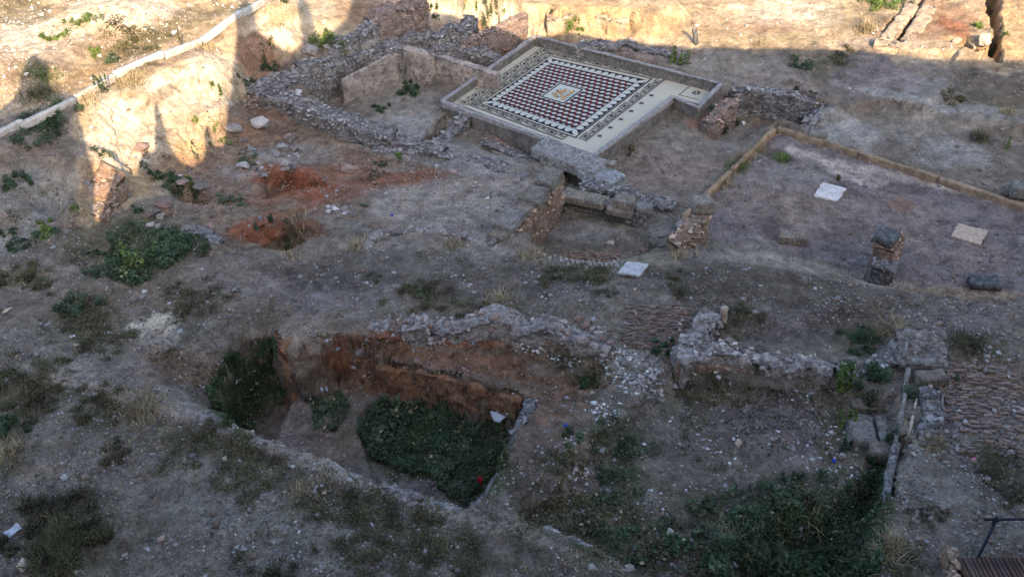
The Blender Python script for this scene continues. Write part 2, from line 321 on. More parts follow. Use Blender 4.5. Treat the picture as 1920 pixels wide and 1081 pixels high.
M = dict(
 ground=material('ground_soil', None, attr=True, bump=1., bscale=20, sp=(22, .84), bdist=.07),
 rubble=material('rubble_masonry', (.17, .15, .135), (.075, .066, .06), 5, .9, 22, c3=(.30, .29, .285), bdist=.04),
 plaster=material('pink_plaster', (.30, .245, .20), (.16, .13, .11), 3, .5, 16, c3=(.09, .08, .075)),
 redearth=material('red_earth_face', (.27, .12, .06), (.30, .18, .105), 2.2, 1., 14, c3=(.10, .06, .045), bdist=.08),
 lip=material('mortar_lip', (.27, .235, .205), (.13, .112, .098), 5, 1., 20, c3=(.38, .35, .32), bdist=.05),
 bluestone=material('lichened_grey_block', (.25, .245, .235), (.13, .12, .11), 6, .9, 26, rand=.12, c3=(.36, .36, .35), bdist=.03),
 buff=material('buff_earth_footing', (.36, .28, .19), (.24, .18, .12), 4, 1., 18, c3=(.42, .35, .26), bdist=.04),
 orange=material('rammed_earth', (.25, .16, .105), (.14, .09, .062), 5, 1., 18, c3=(.30, .24, .19), bdist=.04),
 pale=material('pale_mortar_rubble', (.33, .275, .24), (.13, .108, .095), 5, 1., 20, c3=(.42, .39, .36), bdist=.05),
 brickwall=material('old_brickwork', (.22, .145, .11), (.12, .095, .08), 7, 1., 24, c3=(.30, .27, .24), bdist=.04),
 render=material('grey_render', (.145, .125, .105), (.085, .075, .065), 4, .5, 30, c3=(.19, .165, .14)),
 coping=material('pale_coping', (.26, .25, .24), (.14, .135, .13), 9, .5, 40, c3=(.34, .25, .2)),
 stone=material('loose_stone', (.24, .215, .19), (.15, .13, .115), 6, .6, 25, rand=.35),
 redstone=material('reddish_stone', (.27, .19, .155), (.17, .12, .10), 6, .6, 25, rand=.35),
 whitestone=material('pale_stone', (.48, .45, .42), (.32, .30, .28), 8, .4, 25, rand=.25),
 ashlar=material('weathered_sandstone_block', (.20, .175, .14), (.10, .088, .072), 6, .9, 26, rand=.2, c3=(.27, .26, .25), bdist=.03),
 dark=material('black_crusted_stone', (.055, .055, .055), (.10, .095, .09), 9, 1., 26, rand=.1, c3=(.2, .2, .2), bdist=.04),
 marble=material('pale_marble_slab', (.50, .47, .44), (.36, .33, .30), 5, .25, 30, rand=.08),
 sandslab=material('buff_stone_slab', (.42, .34, .26), (.28, .22, .17), 9, .5, 22, rand=.08),
 beam=material('weathered_beam', (.27, .20, .13), (.15, .11, .075), 5, .5, 30, rand=.12),
 brick=material('thin_paving_brick', (.235, .165, .13), (.14, .115, .10), 12, .6, 40, rand=.35),
 cobble=material('river_cobble', (.36, .345, .32), (.20, .19, .18), 9, .5, 30, rand=.4),
 kerb=material('white_kerb_stone', (.46, .43, .39), (.32, .30, .26), 6, .4, 25, rand=.1),
 facade=material('plastered_facade', (.45, .36, .26), (.36, .28, .20), 2, .2, 20),
 roof=material('flat_roof', (.25, .17, .13), (.2, .14, .1), 3, .2, 20),
 iron=flat('dark_iron', (.012, .014, .022), .5), paper=flat('white_paper', (.42, .42, .44), .8),
 red=flat('red_plastic', (.5, .02, .03), .4), blue=flat('blue_plastic', (.02, .05, .35), .4), pink=flat('pink_plastic', (.7, .2, .35), .5), wood=material('grey_twig', (.2, .15, .1), None, 10, .3, 40),
 m_cream=flat('cream_tesserae', (.37, .335, .25)), m_white=flat('white_tesserae', (.37, .36, .295)),
 m_black=flat('black_tesserae', (.012, .012, .018)), m_red=flat('dark_red_tesserae', (.085, .012, .012)), m_gold=flat('ochre_tesserae', (.36, .17, .03)),
 m_teal=flat('grey_blue_tesserae', (.2, .27, .28)),
 leaf=leafmat('dark_green_leaf', (.034, .056, .024)), leaf2=leafmat('blue_green_leaf', (.05, .066, .034)), bright=leafmat('light_green_leaf', (.085, .12, .028)),
 olive=leafmat('olive_brown_leaf', (.075, .066, .032), .5), dry=leafmat('dry_straw', (.27, .21, .12), .4), black=leafmat('dead_dark_leaf', (.05, .042, .025), .5))

# ------------------------------------------------------------------ ground colour: kinds of soil in patches, sunlit ones painted brighter
nv = GX.size; X_, Y_, Z_ = GX.ravel(), GY.ravel(), GZ.ravel()
dd = Y_ * CP - (Z_ - CAMH) * SP; ok = dd > 2
U_ = np.where(ok, 960 + FPX * X_ / np.maximum(dd, 1), -9999.); V_ = np.where(ok, 540.5 - FPX * (Y_ * SP + (Z_ - CAMH) * CP) / np.maximum(dd, 1), 9999.)
wA = fbm2(X_ * 1.6, Y_ * 1.6 + Z_ * 1.3, 4, 50); wB = fbm2(X_ * 1.6 + 30, Y_ * 1.6 + Z_, 4, 60); wC = fbm2(X_ * .5, Y_ * .5, 3, 70); wD = fbm2(X_ * 7, Y_ * 7 + Z_ * 5, 3, 80)
COL = np.zeros((nv, 3)) + np.array([.168, .142, .122]); COL *= (1 + .22 * wC + .12 * wD)[:, None]
sl = np.abs(wA)
C_ = dict(red=(.235, .085, .048), rust=(.21, .11, .072), lit_sand=(.34, .265, .185), lime=(.54, .48, .40), mort=(.33, .285, .25), pinkg=(.23, .178, .155), dark=(.082, .068, .058), olive=(.105, .092, .055),  # ground in sun gets a raised pale tone; lime also whitens the sunlit bank
          blue=(.275, .27, .265), soil=(.19, .14, .108), gold=(.36, .25, .145), grey=(.225, .205, .185), wet=(.182, .152, .158), screed=(.40, .34, .31), darkred=(.12, .06, .04), straw=(.24, .2, .13), green=(.05, .065, .03))
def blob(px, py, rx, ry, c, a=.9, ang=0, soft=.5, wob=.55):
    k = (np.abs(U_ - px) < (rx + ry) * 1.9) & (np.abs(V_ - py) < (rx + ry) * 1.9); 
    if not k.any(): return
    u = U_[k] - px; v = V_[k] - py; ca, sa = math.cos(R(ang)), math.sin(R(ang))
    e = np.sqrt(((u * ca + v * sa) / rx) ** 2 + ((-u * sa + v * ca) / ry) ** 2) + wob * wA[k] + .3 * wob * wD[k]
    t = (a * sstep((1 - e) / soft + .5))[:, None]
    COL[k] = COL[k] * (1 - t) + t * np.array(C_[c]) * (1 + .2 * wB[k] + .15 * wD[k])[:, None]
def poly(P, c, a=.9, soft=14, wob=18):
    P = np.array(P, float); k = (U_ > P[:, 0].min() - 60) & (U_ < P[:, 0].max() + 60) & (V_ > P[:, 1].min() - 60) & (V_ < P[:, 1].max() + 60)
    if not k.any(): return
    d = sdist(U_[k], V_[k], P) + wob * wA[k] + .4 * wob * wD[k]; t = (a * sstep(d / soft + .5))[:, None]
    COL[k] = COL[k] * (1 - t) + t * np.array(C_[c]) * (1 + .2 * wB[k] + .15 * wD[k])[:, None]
# far sunlit ground and the left slope, sun's brightness put into the pale colours
poly([(-400,-400),(2300,-400),(2300,120),(1900,130),(1400,95),(1000,75),(700,60),(560,90),(470,150),(430,300),(150,430),(140,200),(-400,260)], 'lit_sand', .9)
poly([(-400,-200),(560,-200),(530,0),(430,20),(200,150),(-100,270)], 'lit_sand', .8)
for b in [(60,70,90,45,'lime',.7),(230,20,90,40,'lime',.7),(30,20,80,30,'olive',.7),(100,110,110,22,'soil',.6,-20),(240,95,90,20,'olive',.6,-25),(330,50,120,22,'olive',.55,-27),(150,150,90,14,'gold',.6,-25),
          (20,130,60,40,'soil',.6),(420,20,80,20,'straw',.6,-25),(250,250,110,75,'lime',.75,-30),(370,160,80,60,'lime',.7,-30),(210,210,40,60,'lime',.6),(340,240,60,40,'lit_sand',.7),(300,180,60,12,'soil',.7,-30),  # lime blobs here paint in the glare of sunlight on the slope
          (250,140,60,14,'olive',.7,-30),(370,90,90,12,'soil',.6,-27),(180,350,40,50,'gold',.8),(250,340,40,25,'gold',.8),(360,290,40,25,'gold',.7),(510,70,50,40,'lime',.6),(560,40,70,50,'lime',.5),(620,60,50,40,'lit_sand',.6),
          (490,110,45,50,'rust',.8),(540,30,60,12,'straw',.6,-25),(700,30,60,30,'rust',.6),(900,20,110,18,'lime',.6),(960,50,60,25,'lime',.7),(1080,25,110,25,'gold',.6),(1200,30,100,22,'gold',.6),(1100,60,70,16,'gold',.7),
          (1330,20,110,20,'lit_sand',.7),(1480,25,100,28,'lime',.6),(1440,50,70,14,'rust',.35),(1250,60,90,12,'gold',.6),(1400,70,150,14,'straw',.5),(1600,30,70,25,'olive',.4),(1700,50,80,30,'soil',.5),
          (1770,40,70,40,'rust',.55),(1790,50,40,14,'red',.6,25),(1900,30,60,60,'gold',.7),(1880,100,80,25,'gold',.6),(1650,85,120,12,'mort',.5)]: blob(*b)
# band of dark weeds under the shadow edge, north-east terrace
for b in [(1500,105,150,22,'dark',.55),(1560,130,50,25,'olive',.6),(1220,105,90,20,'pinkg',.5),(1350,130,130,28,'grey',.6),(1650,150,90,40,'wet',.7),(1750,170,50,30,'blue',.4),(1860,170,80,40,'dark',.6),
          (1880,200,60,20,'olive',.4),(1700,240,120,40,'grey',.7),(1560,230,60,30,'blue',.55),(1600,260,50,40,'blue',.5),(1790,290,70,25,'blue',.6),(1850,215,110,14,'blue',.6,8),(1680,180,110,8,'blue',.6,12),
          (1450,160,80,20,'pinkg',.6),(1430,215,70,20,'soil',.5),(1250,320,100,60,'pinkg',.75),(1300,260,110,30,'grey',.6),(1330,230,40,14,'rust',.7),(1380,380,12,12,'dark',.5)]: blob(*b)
# courtyard floor
poly([(1455,240),(1930,385),(2100,440),(2100,600),(1900,556),(1700,535),(1500,478),(1340,450),(1290,405)], 'wet', .85, 10, 8)
poly([(1468,268),(1580,300),(1700,325),(1800,350),(1880,382),(1790,362),(1720,340),(1640,350),(1570,335),(1530,305),(1480,290)], 'screed', .85, 8, 8)
for b in [(1480,300,60,10,'dark',.6,20),(1460,330,90,30,'grey',.4),(1440,380,110,40,'pinkg',.7),(1560,410,120,40,'pinkg',.6),(1690,350,60,18,'dark',.45,12),(1400,470,60,20,'grey',.5),(1600,440,60,20,'dark',.35),(1720,430,60,50,'pinkg',.5),(1830,480,80,30,'pinkg',.5),
          (1690,380,30,14,'rust',.5),(1450,420,40,20,'dark',.35),(1740,530,70,12,'pinkg',.5)]: blob(*b)
# red soil in the west-centre
poly([(430,200),(520,190),(600,240),(740,290),(900,330),(880,360),(700,350),(690,390),(600,430),(560,470),(430,470),(380,440),(340,360),(380,300)], 'soil', .85)
for b in [(545,330,85,28,'red',.9),(560,350,60,25,'red',.8),(500,370,40,20,'rust',.8),(760,335,95,18,'red',.75,-4),(650,330,60,16,'rust',.6),(640,360,70,16,'red',.5,-10),(530,420,90,22,'red',.7,-8),(470,440,40,20,'red',.8),(580,425,50,20,'darkred',.8),
          (640,300,140,20,'rust',.5),(480,250,60,30,'rust',.5),(530,210,60,16,'rust',.5),(420,360,60,30,'soil',.6),(340,310,60,20,'rust',.5),(830,390,140,55,'mort',.6),(900,350,90,40,'mort',.4),(700,275,60,8,'mort',.6),
          (780,290,110,16,'blue',.5,12),(560,290,90,20,'blue',.5),(720,420,90,10,'rust',.35,10),(930,460,80,14,'mort',.5,20),(640,410,60,18,'grey',.5),(450,320,40,16,'blue',.4)]: blob(*b)
# basin and its surroundings
for b in [(760,200,80,30,'grey',.7),(770,240,80,25,'blue',.6),(740,160,50,16,'mort',.4),(660,150,70,30,'mort',.5,-30),(840,290,110,30,'blue',.5,15),(960,300,80,20,'grey',.5),(880,230,40,20,'blue',.5),(600,110,80,30,'soil',.5),
          (720,90,100,30,'blue',.4),(850,95,90,25,'blue',.4),(890,60,50,20,'rust',.6),(790,60,70,20,'pinkg',.5)]: blob(*b)
# western foreground
for b in [(60,380,90,60,'grey',.7,-30),(60,420,80,24,'blue',.7,-38),(90,330,90,30,'grey',.6),(120,290,70,30,'soil',.6),(60,240,80,30,'pinkg',.5),(40,520,60,16,'olive',.8),(160,570,60,30,'olive',.7),(250,470,110,60,'olive',.6,15),(290,440,70,30,'green',.6),
          (120,500,60,20,'pinkg',.5),(230,540,90,20,'soil',.5),(350,570,110,30,'soil',.5),(370,560,60,26,'olive',.45),(180,610,90,30,'olive',.6),(60,730,80,40,'olive',.7),(200,770,60,30,'olive',.6),(130,680,70,18,'mort',.4,25),
          (280,610,44,20,'lime',.85,0,.3),(300,640,40,16,'mort',.5),(310,600,30,12,'lime',.6,0,.3),(430,600,90,30,'dark',.35),(340,690,80,40,'rust',.35),(300,700,40,20,'pinkg',.4),(400,640,60,40,'grey',.4),(540,550,20,50,'dark',.5,15),
          (380,830,130,22,'olive',.65,22),(480,860,120,22,'olive',.7,25),(620,940,120,24,'olive',.7,20),(740,990,120,22,'olive',.6,18),(880,1040,130,18,'olive',.5,14),(520,900,60,18,'straw',.3,20),(130,1000,70,80,'olive',.6,20),(15,830,30,50,'olive',.7),
          (400,930,200,60,'grey',.5,15),(560,1010,160,50,'grey',.55,10),(250,900,110,60,'pinkg',.4),(100,880,60,20,'soil',.4),(480,880,110,20,'dark',.25,25)]: blob(*b)
# pale mortar rim of the near ridge
P0 = RIDGE[0][0]
for i in range(len(P0) - 1):
    for t in (0, .5):
        a, b = P0[i], P0[i + 1]; blob(a[0] * (1 - t) + b[0] * t, a[1] * (1 - t) + b[1] * t + 2, 48, 12, 'mort', .5, math.degrees(math.atan2(b[1] - a[1], b[0] - a[0])))
# middle terrace
for b in [(800,490,180,30,'grey',.5),(500,500,160,26,'pinkg',.5),(620,540,160,40,'wet',.6),(820,550,70,30,'olive',.5),(900,575,90,14,'olive',.5),(1100,510,80,20,'olive',.55),(1000,540,160,20,'wet',.4),(700,520,120,20,'dark',.35),
          (700,460,70,10,'mort',.3),(1350,520,120,30,'dark',.45),(1550,560,130,30,'dark',.4),(1450,610,110,30,'wet',.6),(1620,640,50,20,'olive',.6),(1370,610,30,30,'olive',.6),(1560,510,160,12,'mort',.45,12),(1820,548,110,10,'gold',.4,3),
          (1450,490,120,10,'mort',.4,8),(1170,440,110,18,'grey',.6),(1100,430,70,20,'blue',.35),(1030,400,30,14,'olive',.5),(1230,480,70,14,'straw',.3)]: blob(*b)
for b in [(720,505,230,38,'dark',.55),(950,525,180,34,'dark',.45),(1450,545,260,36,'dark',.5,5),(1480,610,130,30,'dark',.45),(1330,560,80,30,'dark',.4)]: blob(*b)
# pit: soils of its faces and floor
poly([(520,575),(640,610),(800,600),(960,625),(1130,660),(1180,720),(1000,760),(985,800),(900,790),(700,740),(560,720),(525,660)], 'soil', .9, 12, 12)
for b in [(600,640,50,25,'pinkg',.6),(560,620,40,30,'mort',.4),(570,700,50,30,'soil',.8),(650,670,50,40,'red',.8),(700,650,60,22,'rust',.8),(830,635,110,14,'red',.75,4),(740,690,60,40,'darkred',.6),(800,740,120,22,'rust',.8,8),(900,740,80,20,'soil',.8,10),(700,720,60,20,'rust',.8),(960,760,30,20,'darkred',.7),
          (860,680,130,18,'rust',.7,10),(1010,700,100,24,'rust',.6,14),(1050,690,60,14,'blue',.3),(1090,660,60,16,'olive',.5),(1100,700,60,24,'olive',.5),(700,665,60,8,'grey',.5,20),(560,790,70,50,'pinkg',.8),(640,830,60,40,'soil',.7),(560,850,70,20,'pinkg',.6),
          (460,740,60,60,'green',.85),(430,780,40,25,'green',.85),(500,650,25,30,'darkred',.6),(620,770,35,30,'green',.5),(820,840,130,60,'green',.8),(760,790,60,30,'green',.8),(900,880,60,50,'green',.85),(830,850,22,16,'soil',.6),(800,910,40,10,'wet',.6),
          (300,690,70,40,'pinkg',.5),(350,740,60,20,'grey',.5)]: blob(*b)
# ground between pit and basin, basin
for b in [(1010,830,45,90,'darkred',.45,15),(1040,760,60,30,'rust',.5),(1000,900,50,50,'dark',.5),(1090,820,40,50,'soil',.6),(1080,900,60,40,'pinkg',.4),(1060,870,40,24,'olive',.5),(1160,840,50,60,'green',.5),(1170,900,50,40,'green',.5),(1100,960,110,40,'olive',.7),(1170,1010,110,60,'olive',.8),
          (1220,720,90,40,'grey',.5,40),(1200,690,50,20,'mort',.4),(1300,760,60,40,'olive',.45),(1320,740,40,30,'dark',.5),(1400,740,110,20,'olive',.5),(1440,800,130,60,'wet',.6),(1330,840,90,40,'dark',.35),(1450,860,120,40,'pinkg',.4),(1330,960,110,40,'olive',.5),
          (1500,960,150,40,'green',.7),(1500,1030,200,60,'green',.85),(1640,960,40,60,'green',.8),(1650,860,25,40,'green',.8),(1610,760,14,60,'green',.6),(1560,800,30,60,'olive',.5),(1640,780,50,50,'grey',.6),(1730,780,40,90,'mort',.35),(1740,680,60,30,'pinkg',.5),(1720,760,16,60,'green',.4),
          (1830,720,90,50,'rust',.5),(1850,780,90,40,'wet',.5),(1880,820,70,40,'grey',.4),(1830,650,60,30,'olive',.5),(1800,600,90,30,'wet',.5),(1740,900,60,60,'grey',.4),(1800,980,110,60,'grey',.5),(1720,1000,60,40,'pinkg',.4),(1690,1040,40,24,'olive',.5),(1720,930,50,16,'dark',.4),(1880,900,50,24,'olive',.4)]: blob(*b)
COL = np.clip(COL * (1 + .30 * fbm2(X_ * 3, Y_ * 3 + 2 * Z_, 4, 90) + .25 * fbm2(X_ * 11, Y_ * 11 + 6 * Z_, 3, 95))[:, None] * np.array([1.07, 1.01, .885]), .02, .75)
# steep faces: push the soil in and out so that it breaks up
sx_ = np.gradient(GZ, axis=1) / np.maximum(np.gradient(GX, axis=1), 1e-6); sy_ = (np.gradient(GZ, axis=0) / np.maximum(np.gradient(GY, axis=0), 1e-6)); st_ = np.hypot(sx_, sy_)
st_c = sstep((st_ - .8) / 1.5).ravel() * (np.abs(X_) < 16) * (Y_ > 8); dn = .16 * fbm3(X_ * 2.6, Y_ * 2.6, Z_ * 4, 3, 201) + .07 * fbm3(X_ * 9, Y_ * 9, Z_ * 12, 3, 211) + .04 * (np.minimum(1, 3 * vor(X_ * 4.5, Y_ * 4.5, Z_ * 8, 5)) - .6)
mk_ = sstep(-sdist(X_, Y_, FEAT[0].P) / .3 - .3); nlen = st_.ravel() + 1e-6
XD = X_ - sx_.ravel() / nlen * dn * st_c * mk_; YD = Y_ - sy_.ravel() / nlen * dn * st_c * mk_
ri, ci = GX.shape; idx = np.arange(ri * ci).reshape(ri, ci)
FQ = np.stack([idx[:-1, :-1], idx[:-1, 1:], idx[1:, 1:], idx[1:, :-1]], -1).reshape(-1, 4)
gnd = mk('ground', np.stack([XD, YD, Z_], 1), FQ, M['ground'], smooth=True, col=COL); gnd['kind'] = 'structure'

# ------------------------------------------------------------------ rocks, blocks, walls
def hull_mesh(name, seed, flat_=.65, n=13, sub=False):
    import bmesh
    r = np.random.default_rng(seed); p = r.normal(size=(n, 3)); p /= np.linalg.norm(p, axis=1)[:, None]; p *= r.uniform(.75, 1.05, (n, 1)); p[:, 2] *= flat_
    bm = bmesh.new()
    for q in p: bm.verts.new(q * .5)
    bmesh.ops.convex_hull(bm, input=bm.verts); me = bpy.data.meshes.new(name)
    for v in [v for v in bm.verts if not v.link_faces]: bm.verts.remove(v)
    if sub:
        bmesh.ops.subdivide_edges(bm, edges=bm.edges, cuts=2, use_grid_fill=True, smooth=.05)
        co = np.array([v.co for v in bm.verts]); f = fbm3(co[:, 0] * 5, co[:, 1] * 5, co[:, 2] * 5, 3, seed)
        for v, k in zip(bm.verts, f): v.co *= 1 + .16 * k
    bm.to_mesh(me); bm.free(); return me
ROCK = {}
def rockmesh(mat, big=False):
    k = (mat, big)
    if k not in ROCK:
        ROCK[k] = [hull_mesh('rock', 100 + i * 7 + (50 if big else 0), .55 + .12 * (i % 4), 12 + i % 5, big) for i in range(7)]
        for me in ROCK[k]: me.materials.append(M[mat])
    return random.choice(ROCK[k])
def rock(name, px, py, size, label, cat='stone', group=None, mat='stone', big=None, sink=.25, asp=None, rz=None, at=None):
    p = G1(px, py) if at is None else at
    me = rockmesh(mat, size > .22 if big is None else big); o = link(name, me)
    a = asp or (1, random.uniform(.65, .95), random.uniform(.6, .95)); o.scale = (size * a[0], size * a[1], size * a[2])
    o.rotation_euler = (random.uniform(-.25, .25), random.uniform(-.25, .25), random.uniform(0, 6.3) if rz is None else rz)
    o.location = (p[0], p[1], p[2] + size * a[2] * (.3 - sink * .6)); return tag(o, label, cat, group)
def block_mesh(name, L, Wd, Hh, mat, seed, amp=.012, cell=.05, rnd=-.15):
    nx, ny, nz = [max(3, int(v / cell)) for v in (L, Wd, Hh)]
    nx, ny, nz = min(nx, 22), min(ny, 14), min(nz, 12); V = []; idm = {}; Fs = []
    def vid(i, j, k):
        if (i, j, k) not in idm: idm[(i, j, k)] = len(V); V.append((i / nx - .5, j / ny - .5, k / nz - .5))
        return idm[(i, j, k)]
    for k in (0, nz):
        for i in range(nx):
            for j in range(ny):
                q = [vid(i, j, k), vid(i + 1, j, k), vid(i + 1, j + 1, k), vid(i, j + 1, k)]; Fs.append(q if k else q[::-1])
    for j in (0, ny):
        for i in range(nx):
            for k in range(nz):
                q = [vid(i, j, k), vid(i + 1, j, k), vid(i + 1, j, k + 1), vid(i, j, k + 1)]; Fs.append(q[::-1] if j else q)
    for i in (0, nx):
        for j in range(ny):
            for k in range(nz):
                q = [vid(i, j, k), vid(i, j + 1, k), vid(i, j + 1, k + 1), vid(i, j, k + 1)]; Fs.append(q if i else q[::-1])
    v = np.array(V) * 2; l8 = (np.abs(v) ** 8).sum(1) ** (1 / 8); v = v / l8[:, None] ** (rnd * 8 / 8 + .4)
    v = v / 2 * [L, Wd, Hh]; s = 1 / max(.12, min(L, Wd, Hh))
    f = fbm3(v[:, 0] * s * 1.3 + seed * 3.1, v[:, 1] * s * 1.3, v[:, 2] * s * 1.3, 4, seed); nrm = v / np.linalg.norm(v, axis=1)[:, None]
    v = v + nrm * (f * amp * 3)[:, None]; me = bpy.data.meshes.new(name); me.from_pydata([tuple(a) for a in v], [], Fs); me.materials.append(M[mat]); me.polygons.foreach_set('use_smooth', np.ones(len(Fs), bool)); return me
def yaw(a, b, z=.5):
    p, q = W(float(a[0]), float(a[1]), z), W(float(b[0]), float(b[1]), z); return math.atan2(q[1] - p[1], q[0] - p[0])
_s = [0]
def block(name, px, py, dim, rz, label, mat='ashlar', cat='stone block', group=None, z=None, tilt=(0, 0), amp=.012, parent=None, rnd=-.15, at=None):
    _s[0] += 1; p = G1(px, py) if at is None else at
    if z is not None: q = W(float(px), float(py), z); p = (q[0], q[1], z - dim[2])
    o = link(name, block_mesh(name, *dim, mat, _s[0], amp, rnd=rnd)); o.location = (p[0], p[1], p[2] + dim[2] / 2 - .015); o.rotation_euler = (tilt[0], tilt[1], rz)
    if parent: child(o, parent)
    else: tag(o, label, cat, group)
    return o
FACE = [hull_mesh('facing_stone', 700 + i, .7, 10) for i in range(6)]
for k_, c_ in (('rubble', (.175, .16, .145)), ('pale', (.21, .175, .148)), ('orange', (.26, .18, .125)), ('brick', (.23, .155, .115))): M['f_' + k_] = leafmat('facing_' + k_, c_, .55, .95)
def wall(name, label, path, width, base, mat, jag=.08, stones=0, smat='stone', amp=.05, cell=.055, vsc=6., cat='wall', group=None, ssz=(.09, .2), bulge=.035, stepy=.12, face=1, taper=0., nm="masonry", root=None):
    # path: pixels + height along the centre of the wall's top; the body goes down to the height 'base'
    P = np.array([W(float(a), float(b), c) for a, b, c in path]); seg = np.linalg.norm(np.diff(P[:, :2], axis=0), axis=1); T = np.concatenate([[0], np.cumsum(seg)])
    n = max(6, int(T[-1] / cell)); t = np.linspace(0, T[-1], n + 1); cx, cy, cz = [np.interp(t, T, P[:, i]) for i in range(3)]
    tx = np.gradient(cx); ty = np.gradient(cy); ln = np.hypot(tx, ty) + 1e-9; nx_, ny_ = -ty / ln, tx / ln
    top = cz + jag * fbm2(t * 1.7 + len(name), 0 * t + P[0, 0], 3, 5) + jag * .8 * np.round(1.5 * vn2(t * 2.3, 0 * t + P[0, 1], 8))
    hmax = (top - base).max(); ns = max(3, int(hmax / cell)); nt_ = max(3, int(width / cell)); sec = []
    for i in range(ns): sec.append((-1, i / ns))
    for j in range(nt_ + 1): sec.append((-1 + 2 * j / nt_, 1.))
    for i in range(ns - 1, -1, -1): sec.append((1, i / ns))
    sec = np.array(sec); m = len(sec); A, B = np.meshgrid(np.arange(n + 1), np.arange(m), indexing='ij'); a = A.ravel(); b = B.ravel()
    sx = sec[b, 0]; sz = sec[b, 1]; wv = width / 2 * (1 + .18 * fbm2(t * 1.1, t * 0 + 3, 3, 11))[a] * (1 - taper * sz)
    Xv = cx[a] + nx_[a] * sx * wv; Yv = cy[a] + ny_[a] * sx * wv; Zv = base + (top[a] - base) * sz
    edge = (np.abs(sx) ** 4) * (sz >= .999); Zv = Zv - edge * stepy * .35
    endf = np.where((a == 0) | (a == n), 0., 1.)
    # outward direction
    ox = nx_[a] * sx; oy = ny_[a] * sx; oz = np.where(sz >= .999, 1., .0); s_ = np.where(sz >= .999, .35, 1.); ol = np.sqrt((ox * s_) ** 2 + (oy * s_) ** 2 + oz ** 2) + 1e-6; ox, oy, oz = ox * s_ / ol, oy * s_ / ol, oz / ol
    f = fbm3(Xv * 3, Yv * 3, Zv * 3, 3, 4); vz = vor(Xv * vsc, Yv * vsc, Zv * vsc * (2.6 if mat == 'brickwall' else 1.5), 7); bl = np.minimum(1, vz * 3.2)
    g = f * amp * 1.6 + (bl - 1) * bulge + .012 * fbm3(Xv * 14, Yv * 14, Zv * 14, 2, 9)
    V = np.stack([Xv + ox * g, Yv + oy * g, Zv + oz * g], 1)
    tt = np.stack([tx / ln, ty / ln], 1)
    V[:, :2] += tt[a] * (.05 * fbm3(Xv * 4, Yv * 4, Zv * 4 + 9, 2, 3))[:, None]
    ix = np.arange((n + 1) * m).reshape(n + 1, m)
    Fq = np.stack([ix[:-1, :-1], ix[1:, :-1], ix[1:, 1:], ix[:-1, 1:]], -1).reshape(-1, 4)
    caps = []
    for i, e in ((0, 1), (n, -1)):
        for k in range(m // 2 - 1 + (m % 2)):
            q = [ix[i, k], ix[i, k + 1], ix[i, m - 2 - k], ix[i, m - 1 - k]]
            if len(set(q)) == 4: caps.append(q[::e])
    Fq = np.concatenate([Fq, np.array(caps)])
    mid = P.mean(0)
    if root is None: root = empty(name, (mid[0], mid[1], base), label, cat, group)
    mid = np.array(root.location)
    o = mk(nm, V - np.array(root.location), Fq, M[mat], root, smooth=True)
    nj = int(T[-1] * (width + .5 * hmax) * (55 if mat in ('lip', 'pale') else 85)) if mat in ('rubble', 'pale', 'lip', 'orange', 'brickwall') and cat != 'edging' and bulge > .012 else 0
    if nj:                                                # small facing stones too many to pick apart
        r = np.random.default_rng(int(abs(P[0, 0]) * 991) + nj); hm = [np.array([v.co[:] for v in m_.vertices]) for m_ in FACE]; hf = [[list(p.vertices) for p in m_.polygons] for m_ in FACE]; V = []; Fs = []; bn = 0
        for i in range(nj):
            k = r.uniform(0, T[-1]); kx, ky, kz = [np.interp(k, t, q) for q in (cx, cy, top)]; qx, qy = np.interp(k, t, nx_), np.interp(k, t, ny_)
            if r.random() < width / (width + .5 * hmax): sd_ = r.uniform(-1, 1); z = kz + r.uniform(-.02, .02)
            else: sd_ = -1. if qy > 0 else 1.; z = r.uniform(base + .15 * (kz - base), kz)
            s = .045 + .13 * r.random() ** 2.2; j = r.integers(0, len(hm)); a_ = r.uniform(0, 6.28); c_, s_ = math.cos(a_), math.sin(a_); h_ = hm[j] * s * np.array([1.25, .9, .75])
            V.append(np.stack([h_[:, 0] * c_ - h_[:, 1] * s_ + kx + qx * sd_ * width / 2, h_[:, 0] * s_ + h_[:, 1] * c_ + ky + qy * sd_ * width / 2, h_[:, 2] + z], 1) - mid); Fs += [[q + bn for q in f] for f in hf[j]]; bn += len(h_)
        mk('facing_stones', np.concatenate(V), Fs, M['f_' + ('brick' if mat == 'brickwall' else 'orange' if mat == 'orange' else 'pale' if mat in ('pale', 'lip') else 'rubble')], root)['kind'] = 'stuff'
    for i in range(stones):
        k = RNG.uniform(0, T[-1]); kx, ky, kz = [np.interp(k, t, q) for q in (cx, cy, top)]; qx, qy = np.interp(k, t, nx_), np.interp(k, t, ny_)
        if RNG.random() < .55: side = RNG.uniform(-.9, .9); z = kz
        else:
            side = (-1 if qy > 0 else 1) * 1.0
            z = RNG.uniform(base + .3 * (kz - base), kz)
        s = RNG.uniform(*ssz); c = link('stone', rockmesh(smat)); c.parent = root
        c.location = (kx + qx * side * width / 2 - mid[0], ky + qy * side * width / 2 - mid[1], z - mid[2]); c.scale = (s, s * RNG.uniform(.6, .9), s * RNG.uniform(.5, .9))
        c.rotation_euler = (RNG.uniform(-.3, .3), RNG.uniform(-.3, .3), math.atan2(qx, -qy) + RNG.uniform(-.4, .4))
    return root
